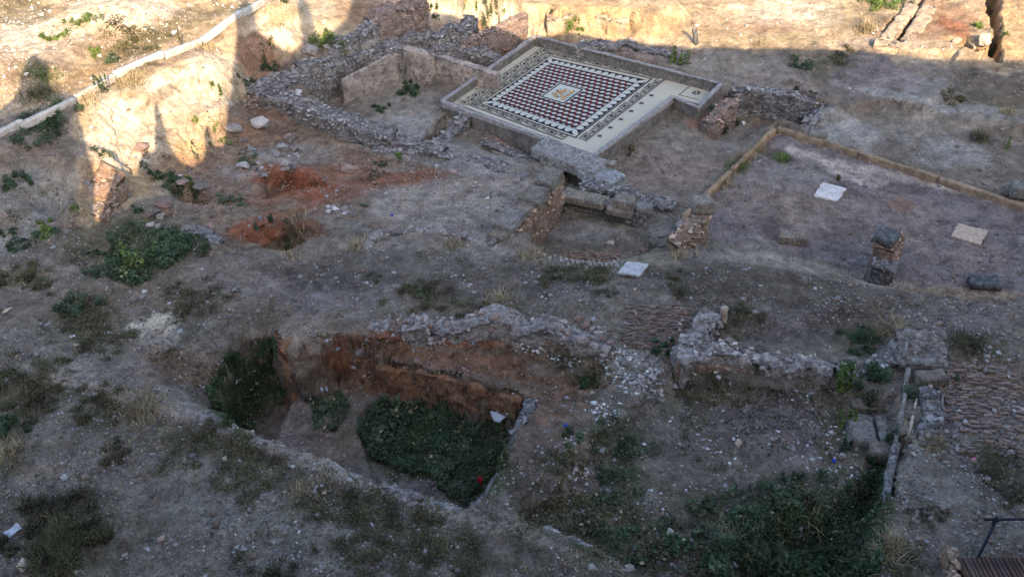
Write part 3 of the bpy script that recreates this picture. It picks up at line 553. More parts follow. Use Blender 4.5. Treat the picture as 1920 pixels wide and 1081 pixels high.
# ------------------------------------------------------------------ the mosaic floor
SRC = [(929, 190.2), (1032.5, 118.6), (1189.6, 155.5), (1077.1, 241)]; DST = [(0, 0), (0, 1), (1, 1), (1, 0)]
A_ = []
for (x, y), (u, v) in zip(SRC, DST):
    A_ += [[x, y, 1, 0, 0, 0, -u * x, -u * y, -u], [0, 0, 0, x, y, 1, -v * x, -v * y, -v]]
HM = np.linalg.inv(np.linalg.svd(np.array(A_))[2][-1].reshape(3, 3))
def MU(u, v, z):
    q = HM @ np.array([u, v, 1.]); return W(q[0] / q[2], q[1] / q[2], z)
O_ = MU(.5, .5, 0); mos = empty('mosaic_floor', (O_[0], O_[1], 0), 'square geometric mosaic floor in white, black and dark red with a small picture at its centre', 'mosaic')
class Inlay:
    def __init__(s): s.V = []; s.F = []; s.M = []
    def poly(s, pts, z, mi=0):
        k = len(s.V)
        for u, v in pts: s.V.append(MU(u, v, z) - np.array([O_[0], O_[1], 0]))
        s.F.append(list(range(k, k + len(pts)))); s.M.append(mi)
    def line(s, pts, w, z, mi=0):
        for (a, b) in zip(pts[:-1], pts[1:]):
            a = np.array(a, float); b = np.array(b, float); d = (b - a) / (np.linalg.norm(b - a) + 1e-9); n = np.array([-d[1], d[0]]) * w / 2; a = a - d * w / 2; b = b + d * w / 2
            s.poly([a - n, b - n, b + n, a + n], z, mi)
    def build(s, name, mats, kind=None):
        o = mk(name, s.V, s.F, parent=mos, mats=[M[m] for m in mats], midx=s.M)
        if kind: o['kind'] = kind
        return o
def clip(P):
    for ax, sg, lim in ((0, 1, 0), (0, -1, -1), (1, 1, 0), (1, -1, -1)):
        out = []
        for i in range(len(P)):
            a, b = P[i - 1], P[i]; fa, fb = sg * a[ax] - lim, sg * b[ax] - lim
            if (fa >= 0) != (fb >= 0): t = fa / (fa - fb); out.append((a[0] + t * (b[0] - a[0]), a[1] + t * (b[1] - a[1])))
            if fb >= 0: out.append(b)
        P = out
        if len(P) < 3: return None
    return P
bed = Inlay(); bp = [(-.50, -.27), (-.50, 1.40), (1.58, 1.40), (1.66, 1.22), (1.66, .93), (1.44, .93), (1.40, -.28)]
bp = [(-.56, -.28), (-.56, 1.44), (1.63, 1.36), (1.66, .90), (1.43, .93), (1.37, -.25)]
bed.poly(bp, 0); 
bed.build('bedding', ['m_cream'])
fi = Inlay(); fi.poly([(-.004, -.004), (1.004, -.004), (1.004, 1.004), (-.004, 1.004)], .004, 1); w = 1 / 15.5; r_ = w * .66
LZ = []
for j in range(-1, 18):
    for i in range(-2, 18):
        x = (i + (.5 if j % 2 else 0)) * w; y = j * 1.5 * r_
        for P, mi in (([(x, y), (x + .5 * w, y + .5 * r_), (x + w, y), (x + .5 * w, y - .5 * r_)], 0), ([(x, y), (x, y - r_), (x + .5 * w, y - 1.5 * r_), (x + .5 * w, y - .5 * r_)], 2)):
            if .36 < x + .5 * w < .655 and .335 < y - .3 * r_ < .66 and (.37 < x + .2 * w and x + .8 * w < .645 and y < .65 and y - r_ > .34): continue
            Q = clip(P)
            if Q: LZ.append((Q, mi))
for Q, mi in LZ[300:]: fi.poly(Q, .008, mi)
fi.build('lozenge_field', ['m_white', 'm_black', 'm_red'], 'stuff')
for Q, mi in LZ[:300]:
    s = Inlay(); s.poly(Q, .008); s.build('lozenge', ['m_red' if mi else 'm_white'])
sc_ = Inlay(); sc_.poly([(-.092, -.098), (1.08, -.098), (1.08, 1.098), (-.092, 1.098)], .0015, 1)
sc_.line([(0, 0), (1, 0), (1, 1), (0, 1), (0, 0)], .007, .010, 1)
def strip(fn, n, inner, outer, z=.003):                   # half-round scallops between the field and the band
    for k in range(n):
        a = (k + .02) / n; b = (k + .98) / n; P = [fn(a, inner), fn(b, inner)]
        for q in range(1, 10): th = math.pi * q / 10; P.append(fn((a + b) / 2 + (b - a) / 2 * math.cos(th), inner + (outer - inner) * .9 * math.sin(th) ** .8))
        sc_.poly(P, z, 0)
strip(lambda t, d: (t, -d), 13, .004, .09); strip(lambda t, d: (t, 1 + d), 13, .004, .09); strip(lambda t, d: (-d, t), 13, .004, .085); strip(lambda t, d: (1 + d, t), 13, .004, .078)
for cu, cv in ((-.045, -.05), (1.04, -.05), (-.045, 1.05), (1.04, 1.05)):
    e = [(cu + .045 * math.cos(R(a)) * 1 + .02 * math.sin(R(a)) * np.sign((cu - .5) * (cv - .5)), cv + .045 * math.sin(R(a)) + .02 * math.cos(R(a)) * np.sign((cu - .5) * (cv - .5))) for a in range(0, 360, 30)]; sc_.poly(e, .003, 0)
sc_.build('scallop_border', ['m_white', 'm_black'])
mn = Inlay(); lw = .0098
def key(fn, n):
    for k in range(n):
        def L_(P, w=lw): mn.line([fn((k + s) / n, t) for s, t in P], w, .005, 0)
        L_([(.03, .14), (.40, .14), (.40, .86), (.03, .86), (.03, .14)]); L_([(.13, .36), (.30, .36), (.30, .64), (.13, .64), (.13, .36)], lw * .8)
        L_([(.19, .5), (.24, .5)], .012)
        L_([(.49, .0), (.49, .72), (.70, .72), (.70, .38), (.60, .38)]); L_([(.93, 1.), (.93, .28), (.79, .28), (.79, .86), (.64, .86)])
def rect2(a, b, c, d): mn.line([(a, b), (c, b), (c, d), (a, d), (a, b)], lw, .005, 0)
iL, iR, iB, iT, oL, oR, oB, oT = -.125, 1.108, -.128, 1.155, -.200, 1.190, -.205, 1.240
key(lambda s, t: (oL + s * (oR - oL) * 1.04, iT + .012 + t * (oT - iT - .02)), 7)
key(lambda s, t: (oL + s * (1.02 - oL), oB + .01 + t * (iB - oB - .015)), 6)
key(lambda s, t: (oL + .008 + t * (iL - oL - .012), iB + s * (iT - iB)), 6)
key(lambda s, t: (iR + .008 + t * (oR - iR - .012), -.10 + s * (iT + .1)), 6)
for g_ in (0, .013):
    mn.line([(1.02, oB - g_), (oL - g_, oB - g_), (oL - g_, oT + g_ * 1.5), (oR + g_, oT + g_ * 1.5), (oR + g_, -.115), (1.095, -.115)], lw * .8, .005, 0)
mn.line([(iL, iB), (1.095, iB), (1.095, iT), (iL, iT), (iL, iB)], lw * .8, .005, 0); mn.line([(iL + .012, iB + .01), (1.087, iB + .01), (1.087, iT - .012), (iL + .012, iT - .012), (iL + .012, iB + .01)], lw * .7, .006, 0)
mn.line([(1.02, oB), (1.02, iB)], lw, .005, 0); mn.build('meander_border', ['m_black'])
scb = Inlay(); scb.line([(-.335, -.27), (-.335, 1.30)], lw, .005, 0); scb.line([(-.232, -.25), (-.232, 1.29)], lw * .8, .005, 0)
P = []
for k in range(0, 16 * 8 + 1):
    v = -.25 + k / 128 * 1.54; P.append((-.283 + .036 * math.sin(k / 8 * math.pi), v))
scb.line(P, .009, .005, 0)
for k in range(16):
    v = -.25 + (k + .5) / 16 * 1.54; sg = -1 if k % 2 == 0 else 1; c = (-.283 + sg * .012, v)
    scb.poly([(c[0] + .020 * math.cos(R(a)), c[1] + .026 * math.sin(R(a))) for a in range(0, 360, 45)], .005, 0)
    scb.line([(c[0] + .034 * math.cos(R(a)) * sg, c[1] + .042 * math.sin(R(a))) for a in range(-110, 121, 23)], .007, .0055, 0)
scb.build('scroll_border', ['m_black'])
em = Inlay(); em.poly([(.352, .318), (.662, .318), (.662, .675), (.352, .675)], .012, 0); em.line([(.37, .335), (.645, .335), (.645, .658), (.37, .658), (.37, .335)], .011, .015, 1)
for k in range(24):
    for (a, b, c, d) in ((.37, .335, .645, .335), (.645, .335, .645, .658), (.645, .658, .37, .658), (.37, .658, .37, .335)):
        t = (k + .5) / 24; em.line([(a + (c - a) * t, b + (d - b) * t), (a + (c - a) * (t + .006), b + (d - b) * (t + .006))], .017, .016, 1)
em.poly([(.575, .375), (.60, .375), (.60, .60), (.575, .605)], .016, 3); em.poly([(.603, .38), (.622, .38), (.622, .60), (.603, .60)], .016, 5)
rr = random.Random(3)
for k in range(95):                                       # a plain heap of leaves and fruit above an ochre ledge
    a = rr.uniform(0, 6.28); q = rr.uniform(0, 1) ** .6; cu, cv = .50 - .085 * q * math.cos(a), .492 + .10 * q * math.sin(a); s = rr.uniform(.008, .018); mi = rr.choice([2, 2, 4, 4, 1, 3, 5]) if q > .55 else rr.choice([3, 4, 3, 2])
    b = rr.uniform(0, 3.1); em.poly([(cu + s * math.cos(b + t), cv + s * math.sin(b + t) * (.5 if i % 2 else 1)) for i, t in enumerate((0, 1.57, 3.14, 4.71))], .016 + k * .00008, mi)
em.poly([(.56, .45), (.58, .45), (.58, .53), (.56, .53)], .025, 5)
em.build('picture_panel', ['m_white', 'm_black', 'm_teal', 'm_gold', 'm_gold', 'm_teal'])
for k in range(6):
    s = Inlay(); u, v = 1.25, .017 + k * .168
    for a in (20, 65, 110, 155): s.line([(u - .021 * math.cos(R(a)), v - .021 * math.sin(R(a))), (u + .021 * math.cos(R(a)), v + .021 * math.sin(R(a)))], .005 if a not in (65, 155) else .009, .004)
    s.build('cross_motif', ['m_black'])
bx = Inlay(); bx.line([(1.60, 1.19), (1.44, 1.186), (1.44, .975), (1.61, .972)], .008, .004)
bx.poly([(1.541 + .033 * math.cos(R(a)), 1.076 + .04 * math.sin(R(a))) for a in range(0, 360, 30)], .004, 0)
for a in range(0, 180, 60): bx.line([(1.541 - .03 * math.cos(R(a)), 1.076 - .036 * math.sin(R(a))), (1.541 + .03 * math.cos(R(a)), 1.076 + .036 * math.sin(R(a)))], .006, .006, 1)
bx.build('rosette_panel', ['m_black', 'm_cream'])
bd = Inlay()
for P, q in (([(-.395, .10), (-.37, .13), (-.345, .20), (-.36, .27)], .010), ([(-.385, .07), (-.36, .16)], .012), ([(-.38, .15), (-.41, .22)], .006), ([(-.36, -.10), (-.35, -.085)], .014)): bd.line(P, q, .004)
bd.line([(-.372 + .025 * math.cos(R(a)), -.205 + .028 * math.sin(R(a))) for a in range(0, 330, 30)], .006, .004); bd.line([(-.385, -.22), (-.36, -.19)], .006, .004)
bd.build('bird_motif', ['m_black'])

# plaster walls round the mosaic
wl = [((828,188,.30),(1003,66,.35)),((1003,66,.35),(1352,155,.35)),((1352,155,.35),(1310,200,.30)),((1310,200,.30),(1262,180,.30)),((1262,180,.30),(1112,292,.16)),((828,188,.30),(1112,290,.16))]
c0 = W(1100., 180., 0.); mw = empty('mosaic_room_wall', (c0[0], c0[1], -.8), 'thin grey plastered walls with pale coping enclosing the mosaic floor', 'wall')
for a, b in wl:
    wall('x', '', [a, b], .08, -.85, 'render', jag=.004, amp=.006, bulge=.004, stepy=0, nm='wall_panel', root=mw)
    wall('x', '', [(a[0], a[1], a[2] + .02), (b[0], b[1], b[2] + .02)], .10, a[2] * .5 + b[2] * .5 - .03 - abs(a[2] - b[2]) * .5, 'coping', jag=.008, amp=.01, bulge=.006, stepy=0, nm='coping', root=mw)

# ------------------------------------------------------------------ ruined walls
wall('basin_wall', 'low rubble wall with a red-brown face along the near side of the plastered basin', [(494,166,1.0),(560,188,.92),(640,216,.8),(738,250,.55)], .6, -.2, 'rubble', .05, 26, group='walls of the plastered basin')
wall('basin_wall', 'short rubble return running down from the west corner of the basin wall', [(494,170,.98),(462,190,.85),(440,205,.75)], .3, .3, 'brickwall', .04, 6, group='walls of the plastered basin')
bw = wall('basin_wall', 'broad rubble wall top on the far left side of the plastered basin', [(505,162,1.0),(600,118,1.02),(680,88,.98),(750,80,.95)], .75, -.1, 'rubble', .06, 34, group='walls of the plastered basin')
wall('x', '', [(640,150,.7),(690,122,.8),(748,93,.85)], .10, -.1, 'plaster', .02, 0, amp=.02, bulge=.006, nm='plaster_face', root=bw)
wall('basin_wall', 'plastered back wall of the basin with dark stains, ending at the mosaic', [(746,84,.9),(800,97,.88),(815,101,.7),(860,112,.72),(935,136,.5)], .28, -.1, 'plaster', .03, 5, amp=.03, bulge=.008, group='walls of the plastered basin')
for px, py, s in ((655,158,.5),(600,165,.35),(640,150,.4),(560,178,.3)): rock('plaster_lump', px, py, s, 'pale fallen lump of plaster beside the left wall of the basin', 'rubble', 'plaster lumps in the basin', 'whitestone')
wall('rubble_wall', 'tall rubble wall between the sunlit bank and the plastered basin', [(560,128,1.15),(600,105,1.3),(640,72,1.4),(700,48,1.35)], .5, .4, 'rubble', .1, 22)
wall('rubble_wall', 'rubble wall rising towards the far edge behind the basin', [(690,30,1.6),(740,12,1.7),(790,-5,1.7)], .8, .6, 'brickwall', .1, 18)
wall('rubble_wall', 'collapsed grey rubble wall directly behind the basin', [(745,72,1.0),(800,62,1.0),(860,48,1.05),(885,30,1.1)], .5, .1, 'rubble', .12, 24)
wall('rubble_wall', 'low ruined rubble ridge just left of the far mosaic corner', [(800,88,.7),(850,86,.6),(905,92,.5),(945,105,.35)], .45, -.1, 'rubble', .08, 20)
wall('brick_wall', 'leaning brick wall half in sunlight left of the far mosaic corner', [(862,82,.55),(905,62,.8),(950,40,1.0),(985,22,1.1)], .32, -.2, 'brickwall', .03, 10, smat='redstone', vsc=8, ssz=(.06, .13))
wall('brick_wall', 'sunlit brick footing along the far ledge behind the mosaic', [(1025,26,.85),(1100,24,.8),(1180,34,.75)], .45, 0, 'buff', .08, 24, smat='redstone')
wall('rubble_wall', 'low broken rubble edge behind the far mosaic wall', [(1075,84,.35),(1120,78,.5),(1175,78,.45),(1230,92,.35),(1290,105,.3)], .4, -.1, 'rubble', .08, 22)
wall('brick_wall', 'reddish brick mass against the right corner of the mosaic wall', [(1374,188,.30),(1350,205,.22),(1325,228,.12)], .42, -.55, 'brickwall', .07, 16, smat='redstone')
wall('trench_wall', 'rubble wall along the far side of the sunken trench', [(1372,166,.3),(1415,162,.4),(1470,172,.42),(1555,192,.38)], .32, -.55, 'rubble', .05, 16)
wall('trench_wall', 'rubble wall closing the right end of the sunken trench', [(1560,194,.38),(1535,215,.3),(1512,236,.2)], .4, -.55, 'rubble', .05, 10)
wall('ashlar_wall', 'ruined wall of orange rubble capped by big dressed blocks above the small room', [(1038,322,1.15),(1005,362,1.2),(970,402,1.15),(938,436,1.05)], .52, -.1, 'orange', .08, 30, smat='redstone', vsc=5)
LB = ['farthest dressed block on the ruined orange wall, at its upper end', 'long dressed block, second from the far end of the ruined orange wall', 'small flat stone wedged midway along the top of the ruined orange wall', 'projecting dressed block, second from the near end of the ruined orange wall', 'lowest dressed block at the near end of the ruined orange wall']
for px, py, d, z in ((1028,326,(.72,.5,.34),1.36),(1003,360,(.66,.48,.26),1.38),(983,384,(.38,.4,.2),1.3),(955,404,(.72,.5,.26),1.3),(940,432,(.5,.42,.28),1.16)):
    block('dressed_block', px, py, d, yaw((960,405),(1030,325),1.2) + random.uniform(-.12, .12), LB.pop(0), z=z, tilt=(random.uniform(-.06, .06), random.uniform(-.06, .06)))
yl = yaw((1010,272),(1150,328),0)
block('lintel_slab', 1068, 288, (2.1,.8,.3), yl, 'large blue-grey stone slab bridging a dark opening at the mosaic corner', 'bluestone', z=.22, amp=.018)
block('lintel_slab', 1128, 322, (1.1,.65,.28), yl, 'broken grey slab lying end to end with the large slab near the mosaic', 'bluestone', z=.16, amp=.018)
block('upright_stone', 1148, 303, (.18,.22,.5), yl, 'small upright pale stone at the near tip of the mosaic wall', z=.24)
wall('channel_wall', 'rubble wall below the mosaic beside the dark opening', [(905,262,-.18),(960,284,-.2),(1020,312,-.15)], .3, -.95, 'rubble', .04, 10)
wall('channel_wall', 'rough masonry spur between the basin floor and the mosaic wall', [(872,216,.1),(850,240,.02),(822,268,-.05)], .38, -.8, 'rubble', .06, 8)
wall('channel_wall', 'long low grey footing running in front of the basin towards the slab', [(700,272,.32),(800,278,.22),(900,300,.12),(985,330,.12)], .5, -.5, 'rubble', .05, 24)
wall('footing', 'low stone footing along the far side of the small room', [(1062,362,.34),(1120,374,.34),(1190,392,.3),(1215,398,.25)], .34, -.3, 'rubble', .03, 8)
wall('footing', 'flat broken footing between the small room and the pinkish gravel', [(1090,338,.18),(1170,356,.18),(1265,384,.12)], .5, -.35, 'rubble', .03, 12)
for px, py, d, z, l in ((1040,300,(.7,.5,.3),.0,'grey block under the left end of the large slab'),(1150,340,(.6,.4,.45),.12,'upright grey block under the right end of the broken slab'),(1010,312,(.5,.4,.3),-.1,'rough block beside the dark opening'),(985,300,(.7,.35,.3),-.2,'long block lying in the channel below the mosaic wall'),(945,285,(.7,.35,.25),-.25,'second long block lying in the channel below the mosaic wall')):
    block('stone_block', px, py, d, yl + random.uniform(-.1, .1), l, z=z, amp=.02)
yb = yaw((1062,362),(1200,392),.3)
block('stone_block', 1096, 366, (1.1,.42,.2), yb, 'long flat grey block on the footing of the small room', z=.42)
block('stone_block', 1165, 384, (.62,.5,.2), yb, 'lower block of the pair stacked on the small room footing', z=.44)
block('stone_block', 1172, 371, (.5,.38,.24), yb + .1, 'upper squared block of the pair stacked on the small room footing', z=.62)
block('stone_block', 1208, 384, (.42,.34,.16), yb + .25, 'block right of the stacked pair at the end of the footing', z=.4)
wall('rubble_wall', 'stump of rubble wall between the small room and the courtyard', [(1318,384,1.15),(1300,412,1.1),(1285,440,1.0),(1260,455,.95)], .42, -.3, 'orange', .1, 22)
block('stone_block', 1318, 372, (.46,.4,.3), .2, 'dark squared block crowning the wall stump beside the courtyard', z=1.36, amp=.02)
LB = ['reddish boulder left of the wall stump, above its neighbours', 'lowest left boulder at the foot of the wall stump', 'boulder directly below the wall stump by the courtyard', 'small boulder on the upper left flank of the wall stump', 'large boulder halfway down the wall stump', 'boulder on the courtyard side of the wall stump', 'small boulder at the left foot of the wall stump']
for px, py, s in ((1245,442,.42),(1225,455,.36),(1262,462,.4),(1290,405,.4),(1275,425,.45),(1302,430,.35),(1240,462,.3)):
    rock('boulder', px, py, s, LB.pop(0), 'boulder', asp=(1, .7, .7))
wall('pillar_stump', 'isolated masonry pillar stump with orange sides in the courtyard', [(1678,428,.98),(1658,462,.92)], .5, -.35, 'orange', .02, 3, amp=.03, vsc=4)
block('crust_block', 1664, 436, (.56,.46,.16), yaw((1676,428),(1662,448),1) , 'black crusted cap lying on the pillar stump', 'dark', z=1.12, amp=.03)
wall('pillar_stump', 'low broken base in front of the pillar stump', [(1662,478,.62),(1655,505,.75)], .5, -.3, 'rubble', .08, 8)
block('stone_block', 1484, 450, (.66,.40,.2), -.18, 'buff flat block lying alone on the courtyard floor', amp=.015)
block('crust_stone', 1843, 534, (.66,.4,.16), -.1, 'black crusted flat stone near the courtyard edge', 'dark', amp=.03)
block('stone_block', 1912, 366, (.5,.4,.3), -.3, 'squared block at the right end of the courtyard kerb')
block('stone_block', 1535, 248, (.5,.3,.16), -.35, 'grey block resting on the far courtyard kerb', z=.2)
# the kerb frame of the courtyard
kf = empty('courtyard_kerb', W(1455., 240., -.2), 'buff timber-like kerb framing two sides of the courtyard', 'kerb')
for P in ([(1460,237,.1),(1610,283,.1)],[(1612,284,.1),(1760,331,.1)],[(1762,332,.1),(1925,383,.1)],[(1452,240,.1),(1372,316,.1)],[(1370,318,.1),(1280,406,.1)]):
    wall('x', '', [(a_, b_, .09) for a_, b_, c_ in P], .12, -.25, 'beam', jag=.012, amp=.02, bulge=.004, stepy=0, nm='kerb_beam', root=kf)
def slab(px, quad, z, name, label, mat, th=.05, cat='slab'):
    p = [W(float(a), float(b), z) for a, b in quad]; c = np.mean(p, 0); p = [a + (a - c) * .0 for a in p]
    V = []; nn = 8
    ring = []
    for i in range(4):
        for k in range(nn):
            t = k / nn; q = p[i] * (1 - t) + p[(i + 1) % 4] * t; q = q + np.append(RNG.normal(0, .010, 2), 0); ring.append(q - c)
    n = len(ring); V = [q * .985 for q in ring] + [q + [0, 0, -.012] for q in ring] + [q + [0, 0, -th] for q in ring]
    Fs = [list(range(n))] + [[k + n * r, k + n * (r + 1), (k + 1) % n + n * (r + 1), (k + 1) % n + n * r] for r in (0, 1) for k in range(n)]
    o = mk(name, V, Fs, M[mat]); o.location = tuple(c); return tag(o, label, cat)
zc = lambda a, b: float(G1(a, b)[2])
slab(0, [(1526,366),(1543,341),(1587,353),(1569,377)], -.055, 'marble_slab', 'white square marble slab set in the courtyard floor', 'marble')
slab(0, [(1782,441),(1797,418),(1853,432),(1839,459)], -.055, 'stone_slab', 'buff square slab set in the courtyard floor near the right edge', 'sandslab')
slab(0, [(1158,510),(1176,489),(1216,494),(1200,516)], 1.16, 'stone_slab', 'pale square slab lying on the middle terrace by the cobbles', 'whitestone')
# mid crest
cw = wall('crest_wall', 'ragged pinkish mortar wall along the crest above the red pit face', [(660,616,1.06),(720,606,1.14),(770,602,1.22),(810,600,1.26),(850,600,1.3),(900,592,1.42),(960,596,1.42),(1040,606,1.42),(1100,622,1.4),(1148,642,1.32)], .46, .5, 'pale', .13, 70, smat='redstone', amp=.07, ssz=(.08, .22))
wall('x', '', [(958,626,1.14),(1010,632,1.14),(1062,643,1.12)], .14, .6, 'orange', .03, 0, amp=.02, bulge=.0, nm='plaster_face', root=cw)
cr = wall('crest_wall', 'ragged pale mortar wall with a flat orange face in the right foreground', [(1272,668,1.32),(1300,655,1.38),(1360,655,1.4),(1410,664,1.32),(1450,676,1.2),(1500,676,1.25),(1560,698,1.1)], .42, .5, 'pale', .1, 40, smat='whitestone', amp=.06)
wall('x', '', [(1270,680,1.2),(1340,680,1.2),(1412,692,1.08)], .14, .55, 'orange', .03, 0, amp=.02, bulge=.0, nm='plaster_face', root=cr)
wall('crest_wall', 'narrow rubble spur running back from the right foreground crest', [(1290,648,1.38),(1310,620,1.35),(1335,590,1.3)], .45, .9, 'pale', .08, 26)
block('upright_stone', 1354, 604, (.12,.1,.42), .3, 'small upright buff stone standing on the rubble spur', 'sandslab')
wall('crest_wall', 'low broken wall linking the right foreground crest to the corner mass', [(1562,690,1.05),(1620,690,1.02),(1680,672,1.1)], .35, .6, 'rubble', .07, 18)
wall('corner_mass', 'rough masonry mass at the head of the upright slab edging', [(1722,626,1.36),(1728,650,1.38),(1736,680,1.3)], .85, .8, 'lip', .10, 26, smat='stone', amp=.05)
block('stone_block', 1748, 700, (.55,.28,.28), .1, 'bluish squared block below the rough masonry mass', z=1.34, amp=.02)
for px, py, d, l in ((1590,692,(.5,.32,.2),'grey block embedded beside the bushy weed'),(1622,748,(.5,.42,.4),'top grey block of the foreground footing left of the slab edging'),(1618,800,(.44,.62,.4),'large buff block below the top grey block of the foreground footing'),(1668,800,(.42,.66,.45),'long brown block touching the upright slab edging'),(1655,838,(.4,.3,.3),'rounded brown block at the near end of the foreground footing')):
    block('stone_block', px, py, d, -.12, l, z=.86 if py > 730 else .98, amp=.03)
for P, l, wd in (([(1703,692,1.2),(1697,740,1.17),(1688,790,1.16),(1680,826,1.14)], 'long thin upright slab edging, left line of the pair', .07), ([(1720,742,1.17),(1712,780,1.16),(1704,816,1.15)], 'short thin upright slab edging, right line of the pair', .035), ([(1681,830,1.12),(1671,880,1.1),(1662,940,1.1),(1656,985,1.1)], 'crumbling edge of thin slabs dropping to the green hollow', .12), ([(1706,616,1.4),(1697,664,1.4)], 'thin orange slab edge beside the rough masonry mass', .05)):
    wall('slab_edging', l, P, wd, .7, 'rubble' if wd > .1 else 'lip' if wd > .04 else 'sandslab', .04, 0, amp=.03, bulge=.012, stepy=0, cat='edging')
wall('rubble_wall', 'line of small rubble right of the upright slab edging', [(1745,730,1.3),(1752,770,1.28),(1740,810,1.28),(1745,830,1.28)], .35, 1.0, 'rubble', .07, 24)
for k, (px, py, s) in enumerate(((1738,812,.38),(1700,845,.24),(1712,958,.2),(1650,1012,.34),(1640,1030,.24),(1735,935,.22))):
    rock('boulder', px, py, s, 'rough boulder half sunk in the right foreground terrace', 'boulder', 'boulders on the right foreground terrace', 'ashlar', True, asp=(1, .75, .45), sink=.45)

# cut faces and lips of the pits
EB = dict(jag=.03, amp=.065, vsc=2.2, bulge=.03, cat='earth bank', nm='earth_face')
wall('earth_bank', 'tall red-brown cut face at the back of the deep pit', [(556,662,.56),(620,653,.54),(700,666,.50),(780,684,.48),(860,700,.48),(930,719,.50),(985,736,.54)], .42, -1.0, 'redearth', **EB)
wall('earth_bank', 'rounded buttress of banded earth between the western pit and the deep pit', [(540,610,1.0),(551,640,.93),(566,664,.75)], .6, -.9, 'redearth', jag=.04, amp=.14, vsc=2.5, bulge=.04, cat='earth bank', nm='earth_face')
wall('earth_bank', 'upper red step below the crest wall', [(620,616,.96),(700,606,1.0),(760,612,.98),(850,618,.92),(940,626,.88)], .35, .4, 'redearth', **EB)
wall('pit_lip', 'eroded pale mortar lip along the near side of the pits', [(290,762,1.34),(350,776,1.32),(400,786,1.28),(470,819,1.27),(540,846,1.26),(640,887,1.26),(700,911,1.26),(790,938,1.26),(862,962,1.26)], .26, .6, 'lip', .04, 20, amp=.06, bulge=.03, ssz=(.05,.12), cat='rim')
wall('pit_lip', 'straight dark earth edge on the right side of the deep pit', [(996,748,.68),(978,794,.80),(960,834,.93),(937,892,1.05),(908,937,1.09),(874,966,1.10)], .2, .2, 'rubble', .02, 6, amp=.04, bulge=.02, ssz=(.04,.09), cat='rim')
wall('basin_rim', 'ragged rubble lip along the near left side of the foreground basin', [(1010,990,1.16),(1090,1026,1.16),(1150,1056,1.18),(1190,1086,1.2)], .3, .5, 'lip', .04, 10, amp=.06, bulge=.03, ssz=(.05,.12), cat='rim')
wall('rubble_wall', 'stub of rubble wall between the basin floor and the long low footing', [(735,258,.4),(790,262,.35),(830,280,.3)], .5, -.3, 'rubble', .06, 16)
wall('rubble_wall', 'broad collapsed wall top on the far left of the basin', [(470,178,.95),(500,150,1.1),(560,130,1.15),(620,112,1.15)], .5, .4, 'rubble', .08, 30)
wall('terrace_edge', 'broken slab edge on the left of the middle terrace', [(682,468,1.0),(705,440,1.02),(760,425,1.0),(850,432,1.0),(930,456,1.08)], .22, .3, 'lip', .05, 16, amp=.06, bulge=.02, ssz=(.06,.16), cat='rim')
wall('outcrop', 'craggy half-lit mound of rubble on the left slope', [(212,318,1.75),(190,350,1.5),(176,385,1.35),(165,408,1.25)], .75, .6, 'orange', .12, 26, amp=.14)
wall('outcrop', 'rough rubble outcrop right of the green weeds', [(352,420,1.15),(385,440,1.1),(405,468,1.05)], .4, .4, 'rubble', .08, 14, amp=.1)

# pale kerb of the old path on the left slope
pk = empty('path_kerb', W(300., 110., 2.2), 'long white stone kerb running up beside the sunlit path', 'kerb')
KP = [(-40,285),(60,236),(148,191),(200,160),(300,112),(400,62),(470,30),(540,-4),(620,-45)]
kw = np.array([G1(*p) for p in KP]); sg = np.concatenate([[0], np.cumsum(np.linalg.norm(np.diff(kw[:, :2], axis=0), axis=1))])
t = .5
while t < sg[-1]:
    a = np.array([np.interp(t - .75, sg, kw[:, i]) for i in range(3)]); b = np.array([np.interp(t + .75, sg, kw[:, i]) for i in range(3)]); c = (a + b) / 2; c[2] = float(TZ(a[0], a[1]) + TZ(b[0], b[1]) + TZ(c[0], c[1])) / 3
    block('kerb_stone', 0, 0, (1.5, .14, .2), math.atan2(b[1] - a[1], b[0] - a[0]) + random.uniform(-.008, .008), '', 'kerb', parent=pk, at=c, rnd=-.32, amp=.006, tilt=(random.uniform(-.03, .03), -math.atan2(TZ(b[0], b[1]) - TZ(a[0], a[1]), 1.5))); t += 1.53
# far right corner
wall('footing', 'sunlit buff footing left of the long narrow trench', [(1712,6,.72),(1685,42,.68),(1662,74,.62)], .42, .2, 'buff', .03, 3, bulge=.01)
wall('footing', 'sunlit buff footing crossing the foot of the narrow trench', [(1640,74,.7),(1685,84,.65)], .3, .2, 'buff', .03, 3, bulge=.01)
wall('footing', 'sunlit buff footing right of the long narrow trench', [(1745,8,.72),(1725,44,.68),(1705,76,.62)], .5, .3, 'buff', .03, 3, bulge=.01)
for px, py, s, l in ((1847,76,.75,'rounded sunlit boulder at the mouth of the far right trench'),(1825,82,.5,'pale narrow boulder left of the rounded boulder by the far trench'),(1795,72,.6,'low sunlit boulder under the red earth in the far right corner')):
    rock('boulder', px, py, s, l, 'boulder', None, 'sandslab', True, asp=(.7, 1, .7), rz=-.5)
